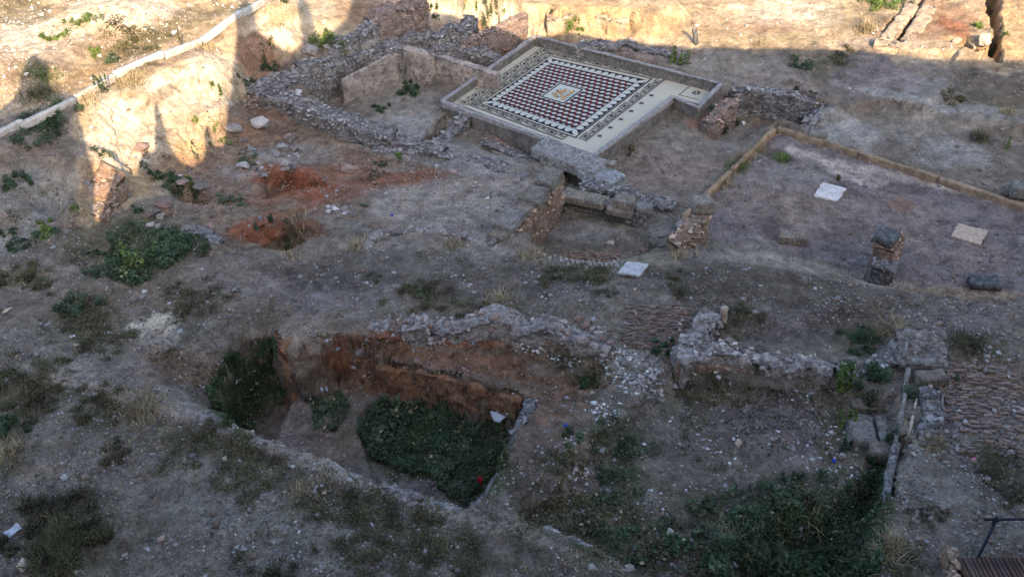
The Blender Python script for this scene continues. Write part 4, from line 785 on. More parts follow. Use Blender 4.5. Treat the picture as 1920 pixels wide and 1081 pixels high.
# single rocks
for px, py, s, m_, l, a in ((268,280,.5,'redstone','round brown boulder at the edge of the sunlit bank',(1,.9,.95)),(582,98,.75,'stone','large rounded grey boulder below the lit bush',(1,.65,.6)),(612,92,.3,'stone','small grey boulder right of the rounded boulder below the lit bush',(1,.8,.8)),
    (487,238,.7,'whitestone','large pale squared boulder on the red soil',(1,.8,.75)),(437,240,.6,'stone','flat grey boulder left of the pale squared boulder',(1,.7,.5)),(562,222,.62,'dark','dark boulder under the basin wall',(1,.7,.6)),(456,266,.35,'stone','small grey boulder below the flat grey boulder',(1,.8,.7)),
    (652,320,.55,'redstone','brown jagged boulder right of the red hollow',(1,.8,.7)),(852,325,.32,'redstone','small red-brown boulder beside the long low footing',(1,.9,.8)),(832,293,.25,'redstone','pink stone lying on the long low footing',(1,.9,.8)),(867,332,.25,'stone','small grey stone right of the red-brown boulder',(1,.8,.6)),
    (1418,210,.45,'redstone','round buff boulder in the sunken trench',(1,.9,.85)),(1393,234,.2,'whitestone','small pale stone left of the round trench boulder',(1,.8,1)),(342,342,.4,'redstone','pinkish boulder above the weedy hollow',(1,.8,.6)),(308,385,.6,'redstone','reddish flat boulder below the weedy hollow',(1,.6,.5)),
    (378,350,.7,'stone','grey slab boulder right of the weedy hollow',(1,.6,.4)),(280,424,.3,'whitestone','pale lump at the upper edge of the green weeds',(1,.9,.8)),(45,1062,.42,'sandslab','long buff boulder in the bottom left corner',(1,.5,.5)),(15,583,.3,'sandslab','narrow buff stone at the left edge',(1,.35,.4)),
    (1238,735,.2,'whitestone','small pale stone on the slope right of the pit',(1,.7,.6)),(1112,737,.24,'sandslab','buff stone above the white chips right of the pit',(1,.6,.6)),(1384,830,.25,'sandslab','flat buff stone in the middle of the foreground basin',(1,.6,.45)),(1487,842,.3,'stone','flat grey stone near the dry twig in the foreground basin',(1,.6,.35)),
    (1255,1000,.24,'sandslab','buff stone among the weeds at the bottom of the foreground basin',(1,.8,.9)),(1240,882,.14,'redstone','tiny pink stone in the foreground basin',(1,.8,.8)),(1445,797,.14,'stone','small grey stone beside the footing of the foreground basin',(1,.9,.9)),(1347,706,.16,'whitestone','round pale stone under the flat orange wall face',(1,.9,.8)),
    (1190,545,.17,'sandslab','small bone-shaped stone behind the crest wall',(1,.5,.6)),(1192,590,.14,'redstone','pink stone at the corner of the brick paving',(1,.8,.8)),(424,862,.2,'sandslab','buff stone on the near ridge above the foreground gravel',(1,.7,.6)),(609,924,.18,'sandslab','buff stone on the near ridge below the pit',(1,.7,.6)),
    (143,648,.18,'sandslab','round buff stone below the lime patch',(1,.8,.6)),(94,910,.22,'stone','grey stone above the dark bush in the left foreground',(1,.8,.8)),(236,1040,.16,'sandslab','small buff stone right of the dark bush in the left foreground',(1,.6,.6)),(143,828,.16,'stone','small grey stone in the left foreground gravel',(1,.7,.6)),
    (1145,457,.24,'sandslab','square pale stone on the cobbled strip',(1,1,.6)),(1207,470,.24,'redstone','brown stone at the right end of the cobbled strip',(1,.8,.7)),(1100,612,.35,'redstone','pink rock on the crest wall top',(1,.6,.6)),(1085,600,.3,'redstone','pink pointed rock on the crest wall',(1,.6,.8)),
    (1395,560,.2,'stone','round grey stone behind the rubble spur',(1,.9,.6)),(1735,600,.14,'sandslab','small yellow stone behind the rough masonry mass',(1,.9,.9)),(1872,665,.17,'whitestone','white round stone right of the rough masonry mass',(1,.9,.7)),(1896,852,.22,'stone','blue-grey stone at the right edge below the paving',(1,.9,.8)),
    (560,1000,.12,'whitestone','tiny white stone on the foreground gravel',(1,.6,.6))):
    rock('rock', px, py, s, l, 'rock', None, m_, asp=a)
# scattered countable stones, by area
COARSE = []
def scat(poly_, n, smin, smax, label, group, mats=('stone',), name='stone'):
    if smax < .13: COARSE.append((poly_, int(n * 3), smin * .6, smax * 1.05, mats[0])); n = int(n * .15)
    elif n > 40: COARSE.append((poly_, int(n * 2.5), smin * .5, smax * .6, mats[0])); n = int(n * .35)
    elif n > 20: COARSE.append((poly_, int(n * 3), smin * .4, smax * .5, mats[0])); n = int(n * .6)
    P = np.array(poly_, float); k = 0; pts = []
    while k < n:
        c = RNG.uniform(P.min(0), P.max(0))
        if sdist(np.array([c[0]]), np.array([c[1]]), P)[0] > 0: pts.append(c); k += 1
    g = G([p[0] for p in pts], [p[1] for p in pts])
    for i in range(n): rock(name, 0, 0, RNG.uniform(smin, smax) ** 1, label, 'stone', group, mats[i % len(mats)], False, at=g[:, i])
scat([(430,280),(520,245),(600,270),(560,320),(490,330),(430,330)], 34, .18, .5, 'grey block of the tumbled heap above the red hollow', 'grey heap above the red hollow')
scat([(610,390),(650,385),(665,405),(620,415)], 10, .15, .3, 'stone of the small pale cluster on the red soil', 'pale cluster on the red soil', ('whitestone', 'stone'))
scat([(280,380),(350,400),(420,440),(400,470),(350,440),(270,420)], 14, .15, .4, 'stone in the rough outcrop beside the green weeds', 'outcrop beside the weeds', ('stone', 'redstone'))
scat([(160,340),(210,320),(230,350),(200,400),(160,400)], 14, .15, .4, 'rough stone of the half-lit mound on the left', 'half-lit mound', ('redstone', 'stone'))
scat([(560,130),(640,90),(760,60),(900,70),(940,110),(800,90),(700,90),(600,140)], 60, .12, .36, 'rubble stone on the wall tops around the plastered basin', 'rubble round the basin', ('stone', 'redstone'))
scat([(700,110),(750,98),(800,125),(850,140),(840,150),(730,140)], 26, .08, .2, 'small fallen stone along the back of the basin floor', 'fallen stones in the basin', ('stone',))
scat([(900,255),(945,258),(950,275),(905,270)], 14, .1, .2, 'small red-brown stone piled in the corner below the mosaic wall', 'pile below the mosaic wall', ('redstone',))
scat([(660,270),(900,330),(1000,400),(950,430),(820,330)], 30, .06, .18, 'small stone on the grey gravel left of the orange wall', 'stones left of the orange wall', ('stone', 'whitestone'))
scat([(1140,650),(1200,660),(1260,700),(1240,760),(1200,740),(1150,690)], 70, .08, .22, 'grey stone of the rubble spill between crest wall and basin', 'rubble spill', ('stone', 'whitestone', 'cobble'))
scat([(1060,880),(1090,870),(1110,900),(1070,905)], 6, .1, .2, 'pale stone of the small cluster on the pit slope', 'cluster on the pit slope', ('whitestone',))
scat([(1110,750),(1160,760),(1170,800),(1110,800)], 18, .05, .11, 'white chip on the slope right of the pit', 'white chips by the pit', ('whitestone',))
scat([(1790,610),(1915,620),(1915,880),(1870,870),(1860,760),(1830,690)], 90, .07, .17, 'rounded cobble along the right edge of the terrace', 'cobbles along the right edge', ('cobble', 'stone'))
scat([(1760,690),(1800,690),(1800,860),(1700,850),(1740,780)], 30, .08, .2, 'stone between the edging and the brick paving', 'stones by the brick paving', ('stone', 'cobble'))
scat([(1270,560),(1350,560),(1340,640),(1270,650)], 34, .07, .17, 'stone on the rubble spur by the brick paving', 'stones of the rubble spur', ('stone', 'cobble'))
scat([(0,560),(400,620),(500,900),(300,1080),(0,1080)], 40, .04, .09, 'small stone lying on the western foreground gravel', 'small stones in the left foreground', ('stone', 'whitestone', 'sandslab'))
scat([(560,470),(1240,480),(1660,600),(1640,560),(1240,530),(1000,560),(560,540)], 50, .05, .12, 'small stone on the dark middle terrace', 'small stones on the middle terrace', ('stone', 'whitestone'))
scat([(1230,760),(1550,760),(1620,900),(1400,940),(1200,960)], 60, .04, .09, 'white chip scattered on the foreground basin floor', 'white chips in the foreground basin', ('whitestone',))
scat([(200,270),(420,290),(480,330),(420,410),(300,330)], 36, .06, .2, 'small stone on the soil below the sunlit bank', 'stones below the sunlit bank', ('redstone', 'stone'))
scat([(0,0),(480,0),(200,140),(0,200)], 40, .08, .24, 'pale stone on the sunlit upper slope', 'stones on the upper slope', ('whitestone', 'sandslab'))
scat([(1050,0),(1600,0),(1850,100),(1300,85),(1100,60)], 40, .06, .2, 'pale stone on the sunlit far ground', 'stones on the far ground', ('whitestone', 'sandslab'))
scat([(560,770),(640,800),(700,900),(560,850)], 16, .05, .14, 'small stone on the dirt ramp in the pit', 'stones on the pit ramp', ('redstone', 'stone'))
# ------------------------------------------------------------------ brick and cobble pavings
def inpoly(p, P): return sdist(np.array([float(p[0])]), np.array([float(p[1])]), P)[0] > 0
BM = [block_mesh('brick', 1, 1, 1, 'brick', 900 + i, .02, .4, .05) for i in range(5)]
CM = [hull_mesh('cobble', 300 + i, .8, 14) for i in range(6)]
for m_ in CM: m_.materials.append(M['cobble'])
def paving(name, label, quad, L, wd, mode, nmax=300, jit=.15, meshes=BM, th=.06, ang=0, skip=.08, stuffname='brick_field', pn='brick'):
    q = np.array([G1(*p) for p in quad]); c = q.mean(0); root = empty(name, (c[0], c[1], c[2] - .05), label, 'paving'); P = q[:, :2]
    ax = math.atan2(q[1][1] - q[0][1], q[1][0] - q[0][0]) + ang; ca, sa = math.cos(ax), math.sin(ax); items = []
    ext = np.abs(P - c[:2]).max() * 1.6; nr = int(ext / wd); nc = int(ext / L)
    for r in range(-nr, nr + 1):
        for k in range(-nc, nc + 1):
            u, v, a = k * L + (r % 2) * L * .5, r * wd, 0
            if mode == 'herring': a = R(11) if k % 2 else -R(11); u = k * L * .93; v = r * wd
            x = c[0] + u * ca - v * sa + RNG.normal(0, .006); y = c[1] + u * sa + v * ca + RNG.normal(0, .006)
            if inpoly((x, y), P) and RNG.random() > skip: items.append((x, y, ax + a + RNG.normal(0, jit * .4)))
    items.sort(key=lambda t: t[1]); V = []; Fs = []
    cube = [(-.5, -.5, -.5), (.5, -.5, -.5), (.5, .5, -.5), (-.5, .5, -.5), (-.5, -.5, .5), (.5, -.5, .5), (.5, .5, .5), (-.5, .5, .5)]
    for i, (x, y, a) in enumerate(items):
        z = float(TZ(x, y)) + RNG.normal(0, .012) + .022; l_ = L * RNG.uniform(.8, .97); w_ = wd * RNG.uniform(.62, .85)
        if i < nmax:
            o = link(pn, meshes[i % len(meshes)], root); o.location = (x - c[0], y - c[1], z - c[2] + .05 - th * .3); o.scale = (l_, w_, th); o.rotation_euler = (RNG.normal(0, .06), RNG.normal(0, .06), a)
        else:
            b = len(V)
            for (p, s, t_) in cube: p *= l_; s *= w_; V.append((x - c[0] + p * math.cos(a) - s * math.sin(a), y - c[1] + p * math.sin(a) + s * math.cos(a), z - c[2] + .05 - th * .3 + t_ * th))
            Fs += [[b + j for j in f] for f in ((0, 3, 2, 1), (4, 5, 6, 7), (0, 1, 5, 4), (1, 2, 6, 5), (2, 3, 7, 6), (3, 0, 4, 7))]
    if V: mk(stuffname, V, Fs, M['brick'], root)['kind'] = 'stuff'
    print(name, len(items)); return root
paving('herringbone_paving', 'patch of thin red-brown bricks laid on edge beside the crest wall', [(1165,650),(1290,660),(1296,580),(1178,566)], .13, .046, 'rows', th=.07, jit=.35, skip=.12)
paving('brick_paving', 'worn reddish brick paving on the right foreground terrace', [(1775,790),(1930,800),(1900,690),(1770,680)], .19, .065, 'rows', skip=.3, jit=.3)
paving('brick_paving', 'grey worn brick paving lower on the right terrace near the frame edge', [(1800,850),(1925,870),(1925,800),(1800,792)], .16, .06, 'rows', skip=.55, jit=.5)
paving('cobbled_strip', 'strip of pale elongated cobbles at the near edge of the small room', [(1000,462),(1160,470),(1170,500),(1090,505),(1010,478)], .13, .07, 'herring', meshes=CM, th=.09, skip=.1, pn='cobble', jit=.4)

# ------------------------------------------------------------------ loose gravel and chips (nobody could count them)
def pebbles(n, smin, smax, mat, P=None, label_name='gravel', pw=1.0, seed=1):
    r = np.random.default_rng(seed)
    if P is None: px = r.uniform(-60, 1980, n); py = -20 + 1120 * r.random(n) ** pw
    else:
        P = np.array(P, float); px = []; py = []
        a = r.uniform(P.min(0), P.max(0), (n * 3, 2)); k = sdist(a[:, 0], a[:, 1], P) > 0; a = a[k][:n]; px, py = a[:, 0], a[:, 1]
    g = G(px, py); rm = sdist(g[0], g[1], FEAT[0].P) < -.12; g = g[:, rm]; n = g.shape[1]; px = px[rm]
    kf_ = fbm2(g[0] * .9, g[1] * .9, 4, 77) + .35 * fbm2(g[0] * 4, g[1] * 4, 2, 78) > r.normal(-.12, .16, n); g = g[:, kf_]; n = g.shape[1]
    oc = np.array([(1, 0, 0), (0, 1, 0), (-1, 0, 0), (0, -1, 0), (0, 0, 1), (0, 0, -1)]); fc = np.array([(0, 1, 4), (1, 2, 4), (2, 3, 4), (3, 0, 4), (1, 0, 5), (2, 1, 5), (3, 2, 5), (0, 3, 5)])
    s = smin + (smax - smin) * r.random(n) ** 3; V = oc[None] * (1 + r.normal(0, .25, (n, 6, 3))) + r.normal(0, .15, (n, 6, 3)); V = V * s[:, None, None] * .5 * np.array([1, 1, .7])
    a = r.uniform(0, 6.3, n); c_, s_ = np.cos(a)[:, None], np.sin(a)[:, None]; X = V[:, :, 0] * c_ * 1.3 - V[:, :, 1] * s_; Y = V[:, :, 0] * s_ * 1.3 + V[:, :, 1] * c_
    V = np.stack([X + g[0][:, None], Y + g[1][:, None], V[:, :, 2] + g[2][:, None] + .1 * s[:, None]], -1).reshape(-1, 3)
    Fs = (fc[None] + (np.arange(n) * 6)[:, None, None]).reshape(-1, 3); o = mk(label_name, V, Fs, M[mat]); return o
def stuff(o, label, cat): return tag(o, label, cat, kind='stuff')
M['p_white'] = leafmat('white_chips', (.46, .44, .41), .3, .9); M['p_grey'] = leafmat('grey_gravel', (.22, .20, .185), .45, .9); M['p_brown'] = leafmat('brown_gravel', (.17, .12, .09), .4, .9)
stuff(pebbles(42000, .012, .06, 'p_grey', None, 'gravel', .8, 1), 'fine grey gravel strewn over the whole site', 'gravel')
stuff(pebbles(22000, .012, .06, 'p_brown', None, 'gravel', .8, 2), 'fine brown gravel strewn over the whole site', 'gravel')
stuff(pebbles(3600, .010, .045, 'p_white', None, 'stone_chips', .8, 3), 'tiny white chips strewn over the whole site', 'chips')
stuff(pebbles(1500, .04, .15, 'p_grey', None, 'rubble', .8, 15), 'coarse grey rubble strewn over the whole site', 'rubble')
stuff(pebbles(1300, .04, .14, 'p_brown', None, 'rubble', .8, 16), 'coarse brown clods strewn over the whole site', 'rubble')
stuff(pebbles(500, .02, .075, 'p_white', [(1050,740),(1560,740),(1640,900),(1400,960),(1060,960)], 'stone_chips', 1, 4), 'white chips dense on the foreground basin floor', 'chips')
stuff(pebbles(1500, .02, .07, 'p_white', [(0,0),(530,0),(200,150),(0,210)], 'stone_chips', 1, 5), 'pale rubble crumbs on the sunlit upper slope', 'chips')
stuff(pebbles(900, .02, .09, 'p_white', [(740,600),(900,585),(1130,610),(1250,700),(1200,750),(1000,660),(760,640)], 'stone_chips', 1, 6), 'pale mortar crumbs along the crest wall', 'chips')
stuff(pebbles(1800, .02, .07, 'p_grey', [(1280,560),(1690,560),(1900,560),(1920,1000),(1690,1060),(1700,700),(1300,560)], 'gravel', 1, 7), 'coarser gravel on the right terrace', 'gravel')
stuff(pebbles(1500, .02, .08, 'p_grey', [(640,250),(900,300),(1010,400),(930,440),(700,400)], 'gravel', 1, 8), 'coarse grey gravel left of the orange wall', 'gravel')
stuff(pebbles(2500, .02, .09, 'p_brown', [(400,180),(760,270),(700,400),(560,470),(380,440),(300,330)], 'gravel', 1, 9), 'brown crumbs of earth on the red soil', 'gravel')

for i, (P, n, a, b, m_) in enumerate(COARSE): stuff(pebbles(n, a, b, {'whitestone': 'p_white', 'redstone': 'p_brown'}.get(m_, 'p_grey'), P, 'rubble', 1, 40 + i), 'small rubble too fine to count, patch %s' % 'among the loose stones', 'rubble')
# ------------------------------------------------------------------ plants
def leaves(C, size, r, flatn=.5, el=1.6):                 # leaf-sized bent quads at points C
    n = len(C); s = size * r.uniform(.45, 1.5, n); a = r.uniform(0, 6.283, n); t = r.normal(0, flatn, n); b = r.normal(0, flatn, n)
    d = np.stack([np.cos(a) * np.cos(t), np.sin(a) * np.cos(t), np.sin(t)], 1); sd = np.stack([-np.sin(a) * np.cos(b), np.cos(a) * np.cos(b), np.sin(b)], 1)
    L_ = d * (s * el * .5)[:, None]; Wd = sd * (s * .5)[:, None]; up = np.array([0, 0, 1]) * (s * .18)[:, None]
    V = np.stack([C - L_, C - Wd + up, C + L_, C + Wd + up], 1).reshape(-1, 3); k = np.arange(n)[:, None] * 4
    return V, np.concatenate([k + [0, 1, 2], k + [0, 2, 3]], 0)
def blades(C, h, r, w=.006, spread=.6, bend=.3):
    n = len(C); a = r.uniform(0, 6.283, n); t = np.abs(r.normal(0, spread, n)); hh = h * r.uniform(.5, 1.2, n)
    d = np.stack([np.cos(a) * np.sin(t), np.sin(a) * np.sin(t), np.cos(t)], 1); sd = np.stack([-np.sin(a), np.cos(a), 0 * a], 1) * w
    m = C + d * (hh * .55)[:, None]; tip = C + d * hh[:, None] + np.stack([np.cos(a), np.sin(a), -.6 + 0 * a], 1) * (hh * bend * .5)[:, None]
    V = np.stack([C - sd, C + sd, m + sd * .8, m - sd * .8, tip], 1).reshape(-1, 3); k = np.arange(n)[:, None] * 5
    return V, np.concatenate([k + [0, 1, 2], k + [0, 2, 3], k + [3, 2, 4]], 0)
def weed(px, py, rad, h, label, kind='leafy', mat='leaf', n=None, group=None, cat='weed', name='weed', asp=1.):
    p = G1(px, py); r = np.random.default_rng(int(px * 7 + py * 13) % 99991); root = empty(name, p, label, cat, group); n = n or 1000
    def ground(x, y): return TZ(x + p[0], y + p[1]) - p[2]
    if kind == 'leafy':
        nb = max(5, int(rad * 24)); bx_, by_ = r.normal(0, rad * .45, nb), r.normal(0, rad * .45 * asp, nb); bs = rad * r.uniform(.12, .38, nb); i = r.integers(0, nb, n)
        q = r.normal(size=(n, 3)); q /= np.linalg.norm(q, axis=1)[:, None]; q *= r.random((n, 1)) ** .4; x = bx_[i] + q[:, 0] * bs[i]; y = by_[i] + q[:, 1] * bs[i]; z = ground(x, y) + np.abs(q[:, 2]) * h * r.uniform(.5, 1, nb)[i]
        V, Fs = leaves(np.stack([x, y, z], 1), .032, r); mk('foliage', V, Fs, M[mat], root)['kind'] = 'stuff'
        ns = max(6, int(rad * 40)); j = r.integers(0, n, ns); tips = np.stack([x, y, z], 1)[j]; V = []; Fs = []
        for k, tp in enumerate(tips):
            b0 = tp * [.3, .3, 0] + [0, 0, 0]; b0[2] = ground(b0[0], b0[1]) - .02; w_ = np.array([.004, .004, 0]); V += [b0 - w_, b0 + w_, tp]; Fs.append([k * 3, k * 3 + 1, k * 3 + 2])
        mk('twigs', V, Fs, M['wood'], root)['kind'] = 'stuff'
    elif kind == 'tuft':
        x, y = r.normal(0, rad * .4, n), r.normal(0, rad * .4 * asp, n); V, Fs = blades(np.stack([x, y, ground(x, y) - .01], 1), h, r, .005, .7); mk('blades', V, Fs, M[mat], root)['kind'] = 'stuff'
        k = max(20, n // 8); x, y = r.normal(0, rad * .3, k), r.normal(0, rad * .3 * asp, k); V, Fs = leaves(np.stack([x, y, ground(x, y) + r.random(k) * h * .5], 1), .03, r); mk('foliage', V, Fs, M['olive'], root)['kind'] = 'stuff'
    elif kind == 'mat':                                  # low creeping growth, dry brown and olive
        nb = max(8, int(rad * 40)); bx_, by_ = r.normal(0, rad * .5, nb), r.normal(0, rad * .5 * asp, nb); i = r.integers(0, nb, n); x = bx_[i] + r.normal(0, rad * .10, n); y = by_[i] + r.normal(0, rad * .10, n)
        V, Fs = blades(np.stack([x, y, ground(x, y) - .005], 1), h, r, .006, 1.0); mk('twigs', V, Fs, M[mat], root)['kind'] = 'stuff'
        k = n; i = r.integers(0, nb, k); x = bx_[i] + r.normal(0, rad * .10, k); y = by_[i] + r.normal(0, rad * .10, k); V, Fs = leaves(np.stack([x, y, ground(x, y) + r.random(k) * h * .6], 1), .022, r); mk('foliage', V, Fs, M['olive' if mat != 'leaf' else 'leaf'], root)['kind'] = 'stuff'
    elif kind == 'spike':                                # upright leafy stems
        ns = max(2, n); k = 0
        for s in range(ns):
            bx_, by_ = r.normal(0, rad * .4), r.normal(0, rad * .4 * asp); b0 = np.array([bx_, by_, ground(bx_, by_) - .02]); hh = h * r.uniform(.6, 1.1); le = r.normal(0, .12, 2); m_ = 70
            t_ = r.random(m_) ** .8; c_ = b0 + np.stack([le[0] * t_ * hh, le[1] * t_ * hh, t_ * hh], 1) + r.normal(0, .022, (m_, 3)) * (1.2 - t_)[:, None]; V, Fs = leaves(c_, .032, r, .9, 2.0); mk('stem', V, Fs, M[mat], root)['kind'] = 'stuff'
    return root
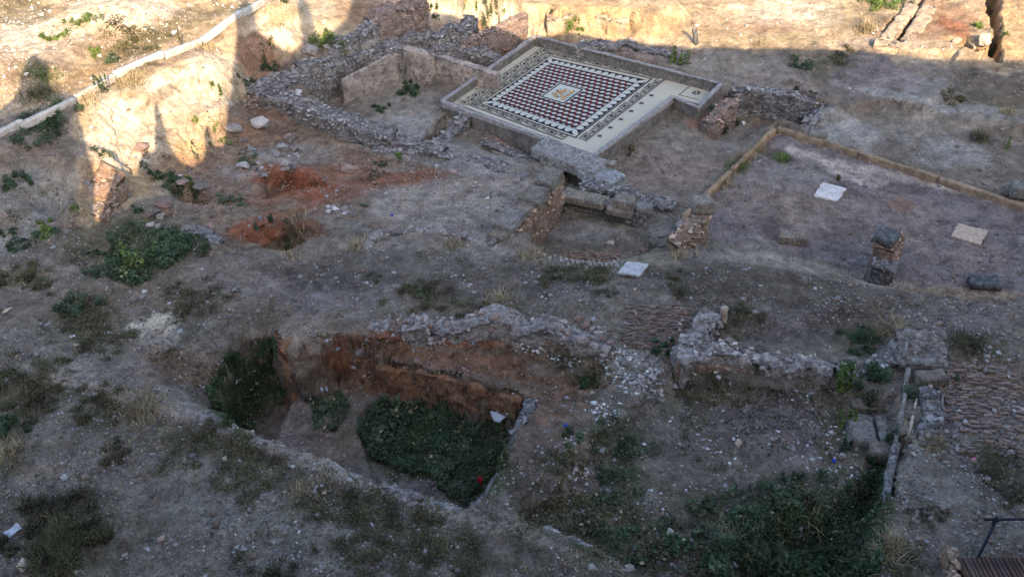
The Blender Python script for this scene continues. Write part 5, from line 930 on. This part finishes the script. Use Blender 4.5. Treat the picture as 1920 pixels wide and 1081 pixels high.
WD = [
 (615,78,.55,.5,'round yellow-green bush on the edge between sun and shade','leafy','bright',2200,'bush'),(500,124,.35,.22,'small green weed left of the tall rubble wall','leafy','leaf',700,'weed'),(470,155,.3,.14,'faint low weed above the west corner of the basin','leafy','leaf2',400,'weed'),
 (768,170,.5,.22,'green weed patch on the basin floor','leafy','leaf',1200,'weed'),(714,203,.3,.14,'small dark weed in the middle of the grey footing by the basin','leafy','leaf',600,'weed'),(840,142,.3,.25,'dry grass tuft at the back of the basin','tuft','dry',160,'grass'),
 (805,25,.4,.18,'green weeds in the shade at the far end','leafy','leaf',800,'weed'),(880,42,.3,.2,'small green bush in the lit corner left of the brick wall','leafy','bright',700,'bush'),(918,30,.35,.4,'round green bush on the sunlit ground beyond the brick wall','leafy','leaf2',1000,'bush'),(940,44,.25,.2,'small weed right of the round bush','leafy','bright',500,'weed'),
 (1030,42,.2,.2,'small green weed at the foot of the sunlit ledge','leafy','leaf2',350,'weed'),(1068,48,.35,.3,'straggling green weed on the sunlit ground','leafy','bright',600,'weed'),(1085,62,.2,.15,'last sprig of the straggling weed','leafy','bright',250,'weed'),
 (1268,118,.3,.5,'pair of bright upright weeds on the shaded terrace, left one','spike','bright',7,'weed'),(1284,120,.22,.5,'bright upright weed right of its twin','spike','bright',6,'weed'),(1150,90,.3,.22,'dry tuft at the shadow edge behind the mosaic','tuft','dry',180,'grass'),
 (1352,240,.45,.28,'green bush at the foot of the reddish brick mass','leafy','leaf',1200,'bush'),(1335,232,.2,.5,'upright weed sprouting above the bush by the brick mass','spike','leaf2',4,'weed'),(1480,192,.3,.15,'weed in the far part of the sunken trench','leafy','leaf',500,'weed'),(1500,232,.3,.15,'weed at the right end of the sunken trench','leafy','leaf',500,'weed'),(1455,185,.25,.15,'weed under the trench wall','leafy','leaf2',400,'weed'),
 (1395,300,.35,.3,'straw-coloured tuft against the left courtyard kerb','tuft','dry',350,'grass'),(1380,318,.35,.3,'green leaning grass against the left courtyard kerb','tuft','bright',320,'grass'),(1355,345,.3,.22,'dry grass lower down the left courtyard kerb','tuft','dry',220,'grass'),(1467,298,.3,.22,'dry green tuft inside the courtyard corner','tuft','bright',260,'grass'),(1420,282,.25,.25,'dry tuft at the courtyard corner','tuft','dry',180,'grass'),
 (1570,338,.15,.2,'tiny upright sprig above the marble slab','spike','bright',2,'weed'),(1838,262,.4,.3,'dry bushy tuft on the right-hand terrace','tuft','olive',300,'grass'),(1880,278,.2,.4,'single leaning green spike on the right-hand terrace','spike','bright',1,'weed'),(1785,182,.4,.15,'olive weed in the hollow of the north-east slab','leafy','olive',700,'weed'),
 (1890,212,.3,.25,'straw tuft near the right edge of the far terrace','tuft','dry',200,'grass'),(1580,108,.5,.2,'dark weeds along the shadow edge','leafy','olive',1000,'weed'),(1500,125,.5,.15,'dark low weeds on the far terrace in shade','leafy','leaf',800,'weed'),(1420,85,.25,.2,'tuft crossed by the shadow edge','tuft','dry',150,'grass'),
 (1650,10,.8,.25,'bright green weeds at the far edge by the narrow trench','leafy','bright',2600,'weed'),(1700,2,.4,.2,'weeds at the head of the narrow trench','leafy','leaf2',700,'weed'),(1625,55,.4,.35,'dry bush on the sunlit far ground','tuft','dry',500,'bush'),(1855,20,.5,.2,'green weeds inside the far right trench','leafy','leaf2',900,'weed'),(1865,90,.4,.15,'yellow-green weeds at the mouth of the far right trench','leafy','bright',600,'weed'),(1830,50,.3,.2,'weeds on the rim of the far right trench','leafy','bright',400,'weed'),
 (150,48,.5,.2,'green weed on the white upper slope','leafy','bright',900,'weed'),(90,70,.35,.15,'second green weed on the white upper slope','leafy','bright',500,'weed'),(240,75,.9,.14,'wide grey-green weed patch beside the path','leafy','olive',2000,'weed'),(215,115,.4,.2,'green weed on the path edge','leafy','leaf2',800,'weed'),(170,98,.3,.15,'thin green weed across the path from its neighbour','leafy','bright',400,'weed'),
 (80,140,.6,.16,'yellowish grass on the shaded hump at the far left','tuft','bright',600,'grass'),(75,178,.6,.25,'dark dry bush beside the finial shadow','tuft','olive',700,'bush'),(250,150,.5,.22,'dry grass below the kerb on the sunlit bank','tuft','dry',500,'grass'),(375,88,.5,.22,'brown dry grass below the upper kerb','tuft','dry',500,'grass'),(345,92,.12,.6,'single dark spike beside the kerb','spike','olive',2,'weed'),
 (190,172,.2,.5,'spiky dark plant at the lower end of the sunlit kerb','spike','leaf',5,'weed'),(160,190,.4,.25,'brown grass at the lower end of the sunlit kerb','tuft','dry',350,'grass'),(520,30,.6,.2,'dry grass on the lit hump right of the kerb','tuft','dry',400,'grass'),(535,3,.25,.2,'green weed at the top of the kerb','leafy','leaf',400,'weed'),
 (85,240,.9,.25,'broad dark green weeds under the shaded end of the kerb','leafy','leaf',2600,'weed'),(40,262,.4,.15,'dark weeds at the left edge under the kerb','leafy','leaf2',700,'weed'),(30,340,.3,.25,'dark green weed beside the small lit spot at the left edge','leafy','leaf',700,'weed'),(405,167,.2,.18,'green sprig on the sunlit bank','leafy','bright',220,'weed'),(365,223,.15,.12,'tiny green sprig at the foot of the sunlit bank','leafy','bright',150,'weed'),
 (413,262,.25,.15,'yellow-green weed in the small lit lobe','leafy','bright',320,'weed'),(370,293,.2,.1,'grey-green weed in the rounded lit spot','leafy','leaf2',220,'weed'),(190,282,.3,.18,'weed at the foot of the lit bank edge','leafy','leaf2',350,'weed'),(295,330,.35,.2,'dark weed beside the pinkish boulder','leafy','leaf',600,'weed'),(338,358,.5,.25,'dark green weeds filling the small hollow','leafy','leaf',1300,'weed'),
 (362,366,.25,.25,'pale green weed on the hollow rim','leafy','bright',300,'weed'),(430,375,.35,.12,'creeping green weed on the brown soil','leafy','leaf2',400,'weed'),(248,390,.2,.1,'small weed below the half-lit mound','leafy','leaf',220,'weed'),(100,430,.4,.12,'green grass on the slab edge at the left','leafy','bright',700,'grass'),(45,455,.5,.15,'green weeds below the grey slab at the left','leafy','leaf',900,'weed'),
 (520,445,.35,.3,'green weed inside the lower red hollow','leafy','leaf',700,'weed'),(552,448,.35,.4,'pale dry tuft at the rim of the lower red hollow','tuft','dry',450,'grass'),(545,482,.25,.2,'dry tuft below the lower red hollow','tuft','dry',150,'grass'),(465,305,.3,.15,'weed among the grey tumbled heap','leafy','leaf2',400,'weed'),(715,310,.25,.1,'small weed on the red soil near the footing','leafy','leaf2',250,'weed'),(700,325,.4,.08,'olive weed on the red soil','mat','olive',300,'weed'),(750,298,.2,.12,'sprig beside the long low footing','leafy','bright',150,'weed'),(680,383,.15,.08,'sprig near the pale cluster','leafy','leaf2',100,'weed'),
 (670,462,.3,.22,'dry tuft in the crack of the terrace edge','tuft','dry',200,'grass'),(850,462,.3,.2,'dry grass with a pale twig on the middle terrace','tuft','dry',200,'grass'),(700,525,.25,.06,'small brown mat left on the middle terrace','mat','black',250,'weed'),(800,550,.6,.12,'olive weed clump on the middle terrace behind the pit','mat','olive',1000,'weed'),(795,555,.2,.15,'pale green thistle in the olive clump','leafy','leaf2',250,'weed'),
 (940,562,.3,.3,'thin dry grass behind the crest wall','tuft','dry',150,'grass'),(880,580,.4,.12,'olive mat against the crest wall','mat','olive',500,'weed'),(1000,478,.4,.22,'dry grass at the corner of the cobbled strip','tuft','dry',260,'grass'),(1035,515,.5,.12,'olive weed mat below the cobbled strip, left one','mat','olive',700,'weed'),(1100,512,.5,.14,'olive weed mat below the cobbled strip, right one','mat','olive',800,'weed'),(1130,540,.3,.08,'small olive mat below the pale slab','mat','olive',250,'weed'),
 (1256,518,.25,.1,'olive mat right of the pale slab','mat','olive',250,'weed'),(1275,550,.25,.2,'dry bush right of the pale slab','tuft','olive',200,'weed'),(1275,480,.3,.2,'straw grass under the wall stump','tuft','dry',150,'grass'),(1250,650,.32,.25,'green bush at the corner of the brick paving','leafy','leaf',800,'bush'),(1385,600,.5,.15,'dark weed right of the upright buff stone','mat','olive',600,'weed'),
 (1615,635,.5,.16,'dark weed clump behind the right foreground crest','mat','leaf',900,'weed'),(1660,625,.4,.3,'pale dry brush behind the crest near the masonry mass','tuft','dry',300,'grass'),(1815,645,.4,.25,'dry brush right of the rough masonry mass','tuft','olive',450,'bush'),(1630,712,.4,.38,'dark bushy weed above the foreground blocks','leafy','leaf',1400,'bush'),(1575,735,.25,.7,'tall yellow-green weed left of the foreground blocks','spike','bright',12,'weed'),(1582,800,.18,.5,'thin green weed along the foreground blocks','spike','bright',6,'weed'),(1585,850,.15,.4,'lowest thin green weed beside the foreground blocks','spike','leaf2',4,'weed'),
 (1718,740,.3,.3,'green straggling plant right of the upright edging','leafy','leaf2',450,'weed'),(1775,705,.2,.25,'small green plant beside the bluish block','leafy','leaf',250,'weed'),(1750,830,.35,.2,'dry brush on the rough boulder','tuft','dry',300,'grass'),(1862,865,.5,.2,'dry brush near the right edge','tuft','olive',450,'bush'),(1885,905,.5,.16,'dark dry mat at the right edge','mat','black',600,'weed'),(1740,960,.4,.06,'dark dry mat on the right foreground terrace','mat','black',400,'weed'),(1650,870,.3,.3,'green weeds under the slab edging','leafy','leaf',900,'weed'),
 (1660,1030,.4,.32,'tangle of bare straw twigs at the bottom edge','tuft','dry',380,'bush'),(1685,1048,.35,.12,'olive weed right of the straw tangle','mat','olive',300,'weed'),(1375,1010,.4,.35,'pale dry stems in the green weeds','tuft','dry',260,'grass'),(1520,960,.3,.45,'bare stems rising from the dark green weeds','tuft','dry',120,'grass'),
 (1065,818,.25,.16,'small green weed on the slope right of the pit','leafy','leaf2',450,'weed'),(1102,716,.25,.2,'green weed under the crest wall','leafy','leaf',400,'weed'),(1060,870,.35,.1,'olive weed on the slope right of the pit','mat','olive',450,'weed'),(1160,835,.5,.18,'blue-green weed patch between pit slope and basin, upper','leafy','leaf2',900,'weed'),(1150,880,.5,.15,'blue-green weed patch between pit slope and basin, lower','leafy','leaf2',800,'weed'),
 (1095,680,.5,.12,'dry weeds at the end of the red shelf','mat','olive',700,'weed'),(1300,725,.4,.1,'dark weeds under the flat orange wall face','mat','olive',500,'weed'),(1410,700,.25,.2,'green tuft at the foot of the right crest wall','spike','leaf2',3,'weed'),(1340,690,.5,.08,'dry mat in the upper corner of the basin','mat','black',400,'weed'),
 (150,575,.5,.25,'green and brown bushy weed in the left foreground','leafy','leaf2',1500,'bush'),(160,600,.6,.12,'brown mat around the bushy weed','mat','black',900,'weed'),(30,520,.5,.12,'brown weed clump at the left edge','mat','olive',800,'weed'),(80,540,.3,.08,'small brown mat right of the clump at the left edge','mat','olive',300,'weed'),(190,640,.7,.1,'olive mats below the lime patch','mat','olive',1200,'weed'),(370,560,.6,.08,'dark mats on the slope west of the pit','mat','black',800,'weed'),(330,545,.3,.06,'little dark mat above the slope','mat','black',250,'weed'),(340,585,.3,.06,'dark mat above the lime patch','mat','black',300,'weed'),
 (60,720,.7,.14,'olive weed in the left foreground','mat','olive',1500,'weed'),(60,760,.5,.12,'olive weed below its larger neighbour at left','mat','olive',900,'weed'),(190,765,.5,.12,'brown weed at the start of the near ridge','mat','olive',900,'weed'),(15,800,.35,.25,'dark green plant at the left edge','leafy','leaf',800,'weed'),(10,850,.35,.22,'orange-brown weed at the left edge','tuft','dry',300,'weed'),(215,855,.3,.12,'lone dark weed in the foreground gravel','mat','black',450,'weed'),
 (270,765,.5,.2,'straw and olive weeds on the near ridge','tuft','dry',450,'weed'),(390,835,.7,.1,'olive mat on the near ridge, first from the left','mat','olive',1400,'weed'),(470,880,.7,.1,'olive mat on the near ridge, second from the left','mat','olive',1400,'weed'),(570,915,.5,.14,'reddish dry stalks on the near ridge','tuft','dry',220,'weed'),(640,950,.8,.1,'olive mat on the near ridge below the deep pit','mat','olive',1600,'weed'),(740,985,.7,.1,'olive mat on the near ridge right of centre','mat','olive',1400,'weed'),(850,1035,.8,.1,'olive mat at the bottom centre','mat','olive',1400,'weed'),(800,965,.3,.08,'small olive mat beside the pale ridge stones','mat','olive',300,'weed'),(700,1050,.6,.09,'olive mat on the bottom gravel','mat','olive',900,'weed'),
 (110,965,.55,.25,'large dark bush in the left foreground, upper half','mat','black',2200,'bush'),(120,1030,.6,.28,'large dark bush in the left foreground, lower half with green','mat','olive',2600,'bush'),(160,1000,.3,.2,'green part of the large foreground bush','leafy','leaf',500,'bush'),(10,1020,.3,.15,'dark weed in the bottom left corner','mat','black',500,'weed'),(520,1075,.4,.15,'dark weed at the bottom edge','mat','black',500,'weed'),
 (205,480,.4,.1,'thin weeds left of the big green patch','leafy','leaf',500,'weed'),(1030,395,.3,.14,'weed in the left corner of the small room','mat','olive',400,'weed'),(1150,310,.3,.2,'weeds at the near tip of the mosaic wall','leafy','olive',400,'weed'),(1175,280,.3,.15,'weeds below the right mosaic wall','leafy','olive',350,'weed'),(1075,325,.3,.15,'green weed in the dark opening under the slab','leafy','bright',300,'weed'),
]
for px, py, rad, h, lab, kind, mat, n, cat in WD: weed(px, py, rad, h, lab, kind, mat, n, None, cat, {'bush': 'bush', 'grass': 'grass_tuft'}.get(cat, 'weed'))
def carpet(P, n, h, label, mat='leaf', size=.05, name='weed_carpet', seed=1, clump=True):
    P = np.array(P, float); r = np.random.default_rng(seed); a = r.uniform(P.min(0) - 20, P.max(0) + 20, (n * 6, 2)); k = sdist(a[:, 0], a[:, 1], P) + 14 * fbm2(a[:, 0] / 25, a[:, 1] / 25, 3, seed) > 0; a = a[k][:n]
    g = G(a[:, 0], a[:, 1]); f = .5 + .5 * fbm2(g[0] * 3, g[1] * 3, 3, seed + 5); gp = .5 + .5 * fbm2(g[0] * 7, g[1] * 7, 2, seed + 9); keep = r.random(len(f)) < np.clip(f * 2.2 + gp * 1.2 - 1.05, .02, 1); g = g[:, keep]; f = f[keep]; z = g[2] + h * f * r.random(len(f)) * 1.5
    sz = size * (.7 + .7 * (fbm2(g[0] * 2.2, g[1] * 2.2, 2, seed + 3) > 0)); V, Fs = leaves(np.stack([g[0], g[1], z], 1), sz, r)
    sp_ = fbm2(g[0] * 2, g[1] * 2, 3, seed + 13) + r.normal(0, .22, len(z)); mi = np.where(sp_ > .28, 1, np.where(sp_ < -.42, 2, 0)); mi = np.where(r.random(len(z)) < .02, 3, mi)
    return tag(mk(name, V, Fs, mats=[M[mat], M['leaf2'], M['olive'], M['dry']], midx=np.concatenate([mi, mi])), label, 'weeds', kind='stuff')
carpet([(390,740),(410,700),(470,650),(520,640),(545,700),(525,760),(480,812),(420,795)], 26000, .2, 'dark green leafy carpet filling the western pit', 'leaf', .036, seed=1)
carpet([(600,735),(640,738),(655,765),(648,790),(620,812),(592,800),(580,765)], 1500, .12, 'leafy patch on the dirt ramp of the pit', 'leaf', .05, seed=2)
carpet([(685,775),(740,758),(830,765),(900,780),(960,800),(960,840),(930,890),(870,950),(830,930),(800,890),(720,880),(690,850),(672,810)], 38000, .2, 'dark green leafy carpet on the floor of the deep pit', 'leaf', .034, seed=3)
carpet([(700,770),(800,760),(800,800),(690,860)], 2500, .32, 'brighter leaves in the far left of the deep pit', 'leaf2', .05, seed=12)
carpet([(205,440),(250,425),(330,420),(345,440),(390,455),(410,470),(300,500),(250,535),(215,525),(150,515),(230,480)], 14000, .14, 'green weeds spreading over the western hollow', 'leaf', .034, seed=4)
carpet([(230,480),(300,455),(300,490),(240,520)], 1500, .3, 'pale yellow-green stems among the western weeds', 'bright', .03, seed=5)
carpet([(110,450),(190,470),(210,520),(130,500)], 900, .12, 'thin weeds left of the western hollow', 'leaf2', .04, seed=6)
carpet([(1340,1000),(1440,940),(1560,930),(1650,890),(1660,960),(1640,1081),(1300,1100)], 42000, .32, 'dense dark green weeds at the bottom right of the basin', 'leaf', .034, seed=7)
carpet([(1330,1040),(1420,960),(1500,1000),(1480,1081),(1330,1090)], 4000, .4, 'blue-green weeds among the dense ones', 'leaf2', .045, seed=8)
carpet([(970,960),(1080,930),(1180,900),(1240,960),(1330,1010),(1330,1081),(1240,1081),(1130,1050),(1010,1000)], 7000, .09, 'olive green ground cover in the near corner of the basin', 'olive', .03, seed=9)
carpet([(1100,1000),(1200,980),(1300,1020),(1290,1081),(1150,1050)], 2200, .12, 'greener ground cover in the near corner of the basin', 'leaf', .035, seed=10)
carpet([(1270,720),(1540,720),(1560,860),(1400,900),(1260,860)], 2600, .06, 'thin dry ground cover on the basin floor', 'black', .022, seed=11)
carpet([(1280,950),(1450,900),(1640,880),(1640,950),(1400,1000),(1300,1010)], 4500, .2, 'thin leafy fringe above the dense weeds', 'leaf2', .04, seed=13)
def drygrass(n, mat, h, seed, P=None, label=''):
    r = np.random.default_rng(seed); px = r.uniform(-40, 1960, n * 3); py = r.uniform(-10, 1090, n * 3)
    g = G(px, py); m = (sdist(g[0], g[1], FEAT[0].P) < -.15) & (fbm2(g[0] * .8, g[1] * .8, 3, seed) > .05); g = g[:, m][:, :n]; g = np.repeat(g, 5, 1) + np.stack([r.normal(0, .02, g.shape[1] * 5), r.normal(0, .02, g.shape[1] * 5), 0 * np.arange(g.shape[1] * 5)])
    V, Fs = blades(g.T, h, r, .0035, .8); return tag(mk('dry_grass', V, Fs, M[mat]), label, 'grass', kind='stuff')
drygrass(4500, 'dry', .09, 21, label='sparse dry blades scattered over the whole site')
drygrass(5000, 'leaf2', .05, 23, label='tiny green sprigs scattered over the whole site')
drygrass(7000, 'olive', .07, 22, label='sparse olive sprigs scattered over the whole site')

# ------------------------------------------------------------------ small things
def sheet(px, py, s, label, mat, cat, name, asp=.75, h=.03, seed=1, rz=.4):
    p = G1(px, py); r = np.random.default_rng(seed); n = 7; V = []; Fs = []
    for i in range(n):
        for j in range(n): u, v = i / (n - 1) - .5, j / (n - 1) - .5; V.append((u * s + r.normal(0, s * .012), v * s * asp + r.normal(0, s * .012), h * (.5 + .5 * math.sin(u * 7 + v * 4 + seed)) + r.normal(0, h * .1)))
    for i in range(n - 1):
        for j in range(n - 1): a = i * n + j; Fs.append([a, a + n, a + n + 1, a + 1])
    V2 = [(x, y, z - .006) for x, y, z in V]; m = len(V); Fs2 = [[q + m for q in f[::-1]] for f in Fs]; rim = [i * n for i in range(n)] + [(n - 1) * n + j for j in range(1, n)] + [i * n + n - 1 for i in range(n - 2, -1, -1)] + [j for j in range(n - 2, 0, -1)]
    Fs3 = [[a, b, b + m, a + m] for a, b in zip(rim, rim[1:] + rim[:1])]
    o = mk(name, V + V2, Fs + Fs2 + Fs3, M[mat], smooth=True); o.location = (p[0], p[1], p[2] + .015 + (h if 'pit' in label else 0)); o.rotation_euler.z = rz; return tag(o, label, cat)
sheet(937, 792, .30, 'crumpled whitish sheet lying in the deep pit below the red face', 'paper', 'litter', 'paper_sheet', .9, .10, 2)
sheet(25, 996, .24, 'white paper scrap on the gravel at the left edge', 'paper', 'litter', 'paper_sheet', .6, .03, 3, .9)
sheet(608, 732, .14, 'white scrap among the leaves on the pit ramp', 'paper', 'litter', 'paper_scrap', .8, .1, 4)
sheet(1632, 897, .16, 'white scrap above the dense green weeds', 'paper', 'litter', 'paper_scrap', .5, .06, 5)
sheet(1372, 1062, .2, 'thin white strip in the weeds at the bottom edge', 'paper', 'litter', 'paper_scrap', .25, .12, 6, -.6)
sheet(901, 915, .09, 'bright red scrap at the near edge of the deep pit', 'red', 'litter', 'red_scrap', .8, .16, 7)
sheet(1825, 861, .12, 'pink and white wrapper on the right foreground terrace', 'pink', 'litter', 'wrapper', .4, .02, 8)
sheet(137, 633, .1, 'white scrap at the foot of the lime patch', 'paper', 'litter', 'paper_scrap', .5, .02, 9)
for px, py, l in ((1060, 798, 'small blue bottle cap on the slope right of the pit'), (1563, 864, 'small blue cap on the basin floor near the blocks'), (735, 404, 'tiny blue cap on the red soil')):
    p = G1(px, py); V = []; k = 14
    for z, q in ((0, .032), (.022, .032), (.026, .026)): V += [(q * math.cos(6.2832 * i / k), q * math.sin(6.2832 * i / k), z) for i in range(k)]
    Fs = [[i + k * r, (i + 1) % k + k * r, (i + 1) % k + k * (r + 1), i + k * (r + 1)] for r in (0, 1) for i in range(k)] + [list(range(2 * k, 3 * k))]
    o = mk('bottle_cap', V, Fs, M['blue']); o.location = tuple(p + [0, 0, .01]); o.rotation_euler = (.3, .2, 0); tag(o, l, 'cap')
def tube(name, pts, rad, mat, parent=None, seg=8):
    V = []; Fs = []; P = [Vector(p) for p in pts]
    for i, p in enumerate(P):
        d = (P[min(i + 1, len(P) - 1)] - P[max(i - 1, 0)]).normalized(); a = d.orthogonal().normalized(); b = d.cross(a)
        if i and abs(a.dot(pa)) < .99: a = (pa - d * pa.dot(d)).normalized(); b = d.cross(a)
        pa = a; rr_ = rad[i] if isinstance(rad, (list, tuple)) else rad
        V += [tuple(p + a * rr_ * math.cos(6.2832 * k / seg) + b * rr_ * math.sin(6.2832 * k / seg)) for k in range(seg)]
    for i in range(len(P) - 1): Fs += [[i * seg + k, i * seg + (k + 1) % seg, (i + 1) * seg + (k + 1) % seg, (i + 1) * seg + k] for k in range(seg)]
    Fs += [list(range(seg))[::-1], list(range((len(P) - 1) * seg, len(P) * seg))]
    return mk(name, V, Fs, M[mat], parent, smooth=True)
# sawn stake in the sun, twigs
p = G1(1306, 82); st = empty('stake', p, 'short dark leaning stake at the edge of the shadow', 'stake'); tube('post', [(0, 0, -.1), (-.05, .05, .22), (-.12, .08, .5)], [.09, .08, .075], 'dark', st); tube('sawn_top', [(-.12, .08, .5), (-.122, .081, .508)], .07, 'sandslab', st)
for a, b, l in (((1500,815),(1535,772),'long bare twig lying in the foreground basin'),((590,1003),(598,990),'short straw twig on the bottom gravel'),((1308,450),(1320,444),'pale twig on the middle terrace'),((404,282),(417,276),'pale stick below the sunlit bank')):
    p, q = G1(*a), G1(*b); m_ = (p + q) / 2; o = tube('twig', [tuple(p - m_ + [0, 0, .02]), (0, .02, .05), tuple(q - m_ + [0, 0, .04])], [.008, .006, .003], 'wood', seg=5); o.location = tuple(m_); tag(o, l, 'twig')
# iron rail on its prop, bottom right
zr = 1.95; a, b, f_ = W(1845., 973., zr), W(2060., 971., zr), W(1824., 1062., 1.62); j = W(1868., 973., zr)
ra = empty('iron_railing', f_, 'black iron rail on a slanted prop in the bottom right corner', 'railing'); L0 = np.array(f_)
tube('rail', [tuple(a - L0), tuple(j - L0), tuple(b - L0)], .021, 'iron', ra); mid_ = (j + f_) / 2 + [.012, 0, .03]; tube('prop', [tuple(j - L0 + [0, 0, .0]), tuple(mid_ - L0), (0, 0, -.02)], [.024, .024, .022], 'iron', ra)
tube('clamp', [tuple(j - L0 + [-.05, 0, 0]), tuple(j - L0 + [-.02, -.01, .0]), tuple(j - L0 + [.04, .0, 0])], [.032, .046, .036], 'iron', ra); tube('bolt', [tuple(j - L0 + [-.035, -.03, .01]), tuple(j - L0 + [-.07, -.05, -.06])], .014, 'iron', ra); tube('bolt', [tuple(j - L0 + [0, 0, .03]), tuple(j - L0 + [-.01, 0, .065])], .014, 'iron', ra)
b2 = W(2040., 1062., 1.62); tube('prop', [tuple(W(2052., 971., zr) - L0), tuple(b2 - L0)], .022, 'iron', ra)
# low wall crowned by bricks on edge, bottom right
zt = 1.66; A0, A1, B0 = W(1795., 1042., zt), W(2080., 1042., zt), W(1795., 1140., zt); bw_ = empty('brick_capping', (A0[0], A0[1], .9), 'wall top of upright red-brown bricks under the iron rail in the bottom right corner', 'wall')
dx = (A1 - A0) / np.linalg.norm(A1 - A0); Lw = np.linalg.norm(A1 - A0); dep = .62; o0 = np.array(bw_.location)
core = block_mesh('core', Lw, dep, .7, 'orange', 77, .006, .12, .02); co_ = link('core', core, bw_); co_.location = tuple(A0 + dx * Lw / 2 + [0, -dep / 2, -.40] - o0)
n = int(Lw / .066); M['capb'] = material('capping_brick', (.13, .08, .062), (.075, .055, .047), 7, .6, 30, rand=.3); cm = block_mesh('brick', .045, dep * .97, .14, 'capb', 78, .004, .05, .04)
for k in range(n):
    o = link('brick', cm, bw_); o.location = tuple(A0 + dx * (k + .5) * .066 + [0, -dep / 2, -.03 + random.uniform(-.012, .012)] - o0); o.rotation_euler = (random.uniform(-.01, .01), random.uniform(-.05, .05), random.uniform(-.02, .02) + .06)
wall('x', '', [(1780,1020,1.5),(1790,1050,1.6),(1778,1095,1.55)], .16, .9, 'orange', .05, 0, amp=.05, bulge=.02, nm='broken_plaster', root=bw_)
# ------------------------------------------------------------------ the building whose scalloped parapet throws the shadow
FY = -1.6                                                  # its street face
SHW = [  # where the edge of the shadow falls: photo pixels, from left to right
 (-500,260),(-260,240),(-120,225),(-40,222),(0,205),(35,175),(48,150),(38,125),(62,100),(92,118),(86,150),(100,168),(150,182),(146,215),(160,262),(172,300),(156,330),(160,400),(176,418),(196,398),(212,350),(228,318),(252,330),(268,312),(270,284),(300,280),(296,240),(286,190),(300,215),(322,280),(340,304),(362,312),(386,296),
 (392,262),(382,228),(394,246),(400,272),(416,276),(428,255),(432,210),(444,110),(450,48),(436,30),(444,8),(462,0),(474,12),(470,36),(484,58),(510,82),(548,100),(560,86),(574,70),(566,20),(556,-6),(574,0),(588,40),(600,82),(622,60),(650,36),(662,0),(664,-30),(700,-70),(760,-40),(792,2),(806,22),(850,28),(900,60),(980,78),(1060,62),(1160,78),(1300,90),(1480,90),(1600,96),(1760,112),(1920,112),(2300,112),(2700,112)]
def onfacade(px, py):
    p = Vector(G1(px, py)); t = (FY - p.y) / TOSUN.y; q = p + TOSUN * t; return q.x, q.z
PR = [onfacade(*p) for p in SHW]; PR2 = []
for x, z in PR:                                            # keep the outline running from left to right
    if PR2 and x <= PR2[-1][0] + .02: x = PR2[-1][0] + .02
    PR2.append((x, z))
print('parapet z', min(z for x, z in PR2), max(z for x, z in PR2), 'x', PR2[0][0], PR2[-1][0])
x0, x1 = PR2[0][0], PR2[-1][0]; zb = min(z for x, z in PR2) - .6
bl = empty('church_building', ((x0 + x1) / 2, FY, 0), 'tall plastered building with a scalloped parapet that throws its shadow over the ruins', 'building')
cx_ = (x0 + x1) / 2
V = []; Fs = []
for y in (0, -.55):
    V += [(x - cx_, y, z) for x, z in PR2]; V += [(x - cx_, y, zb) for x, z in PR2]
n = len(PR2)
for i in range(n - 1):
    Fs += [[i, i + 1, n + i + 1, n + i][::-1], [2 * n + i, 2 * n + i + 1, 3 * n + i + 1, 3 * n + i], [i, i + 1, 2 * n + i + 1, 2 * n + i]]
Fs += [[0, n, 3 * n, 2 * n], [n - 1, 2 * n - 1, 4 * n - 1, 3 * n - 1][::-1]]
mk('parapet', V, Fs, M['facade'], bl)
def box(name, a, b, mat, parent):
    V = [(x, y, z) for x in (a[0], b[0]) for y in (a[1], b[1]) for z in (a[2], b[2])]
    return mk(name, V, [[0, 1, 3, 2], [4, 6, 7, 5], [0, 4, 5, 1], [2, 3, 7, 6], [0, 2, 6, 4], [1, 5, 7, 3]], M[mat], parent)
W0, W1 = x0 - cx_, x1 - cx_
box('wall', (W0, -10, -.3), (W1, -.003, zb - .10), 'facade', bl); box('cornice', (W0 - .15, -10.1, zb - .10), (W1 + .15, .16, zb), 'coping', bl)
k = 0
for x in np.arange(W0 + 2, W1 - 2, 3.2):
    for z in (3.0, 7.0):
        f = box('window', (x - .6, .0, z), (x + .6, .05, z + 1.8), 'wood', bl); box('sill', (x - .7, .0, z - .12), (x + .7, .16, z - .003), 'coping', bl)
print('objects', len(bpy.data.objects), 'tris', sum(len(o.data.polygons) for o in bpy.data.objects if o.type == 'MESH'))
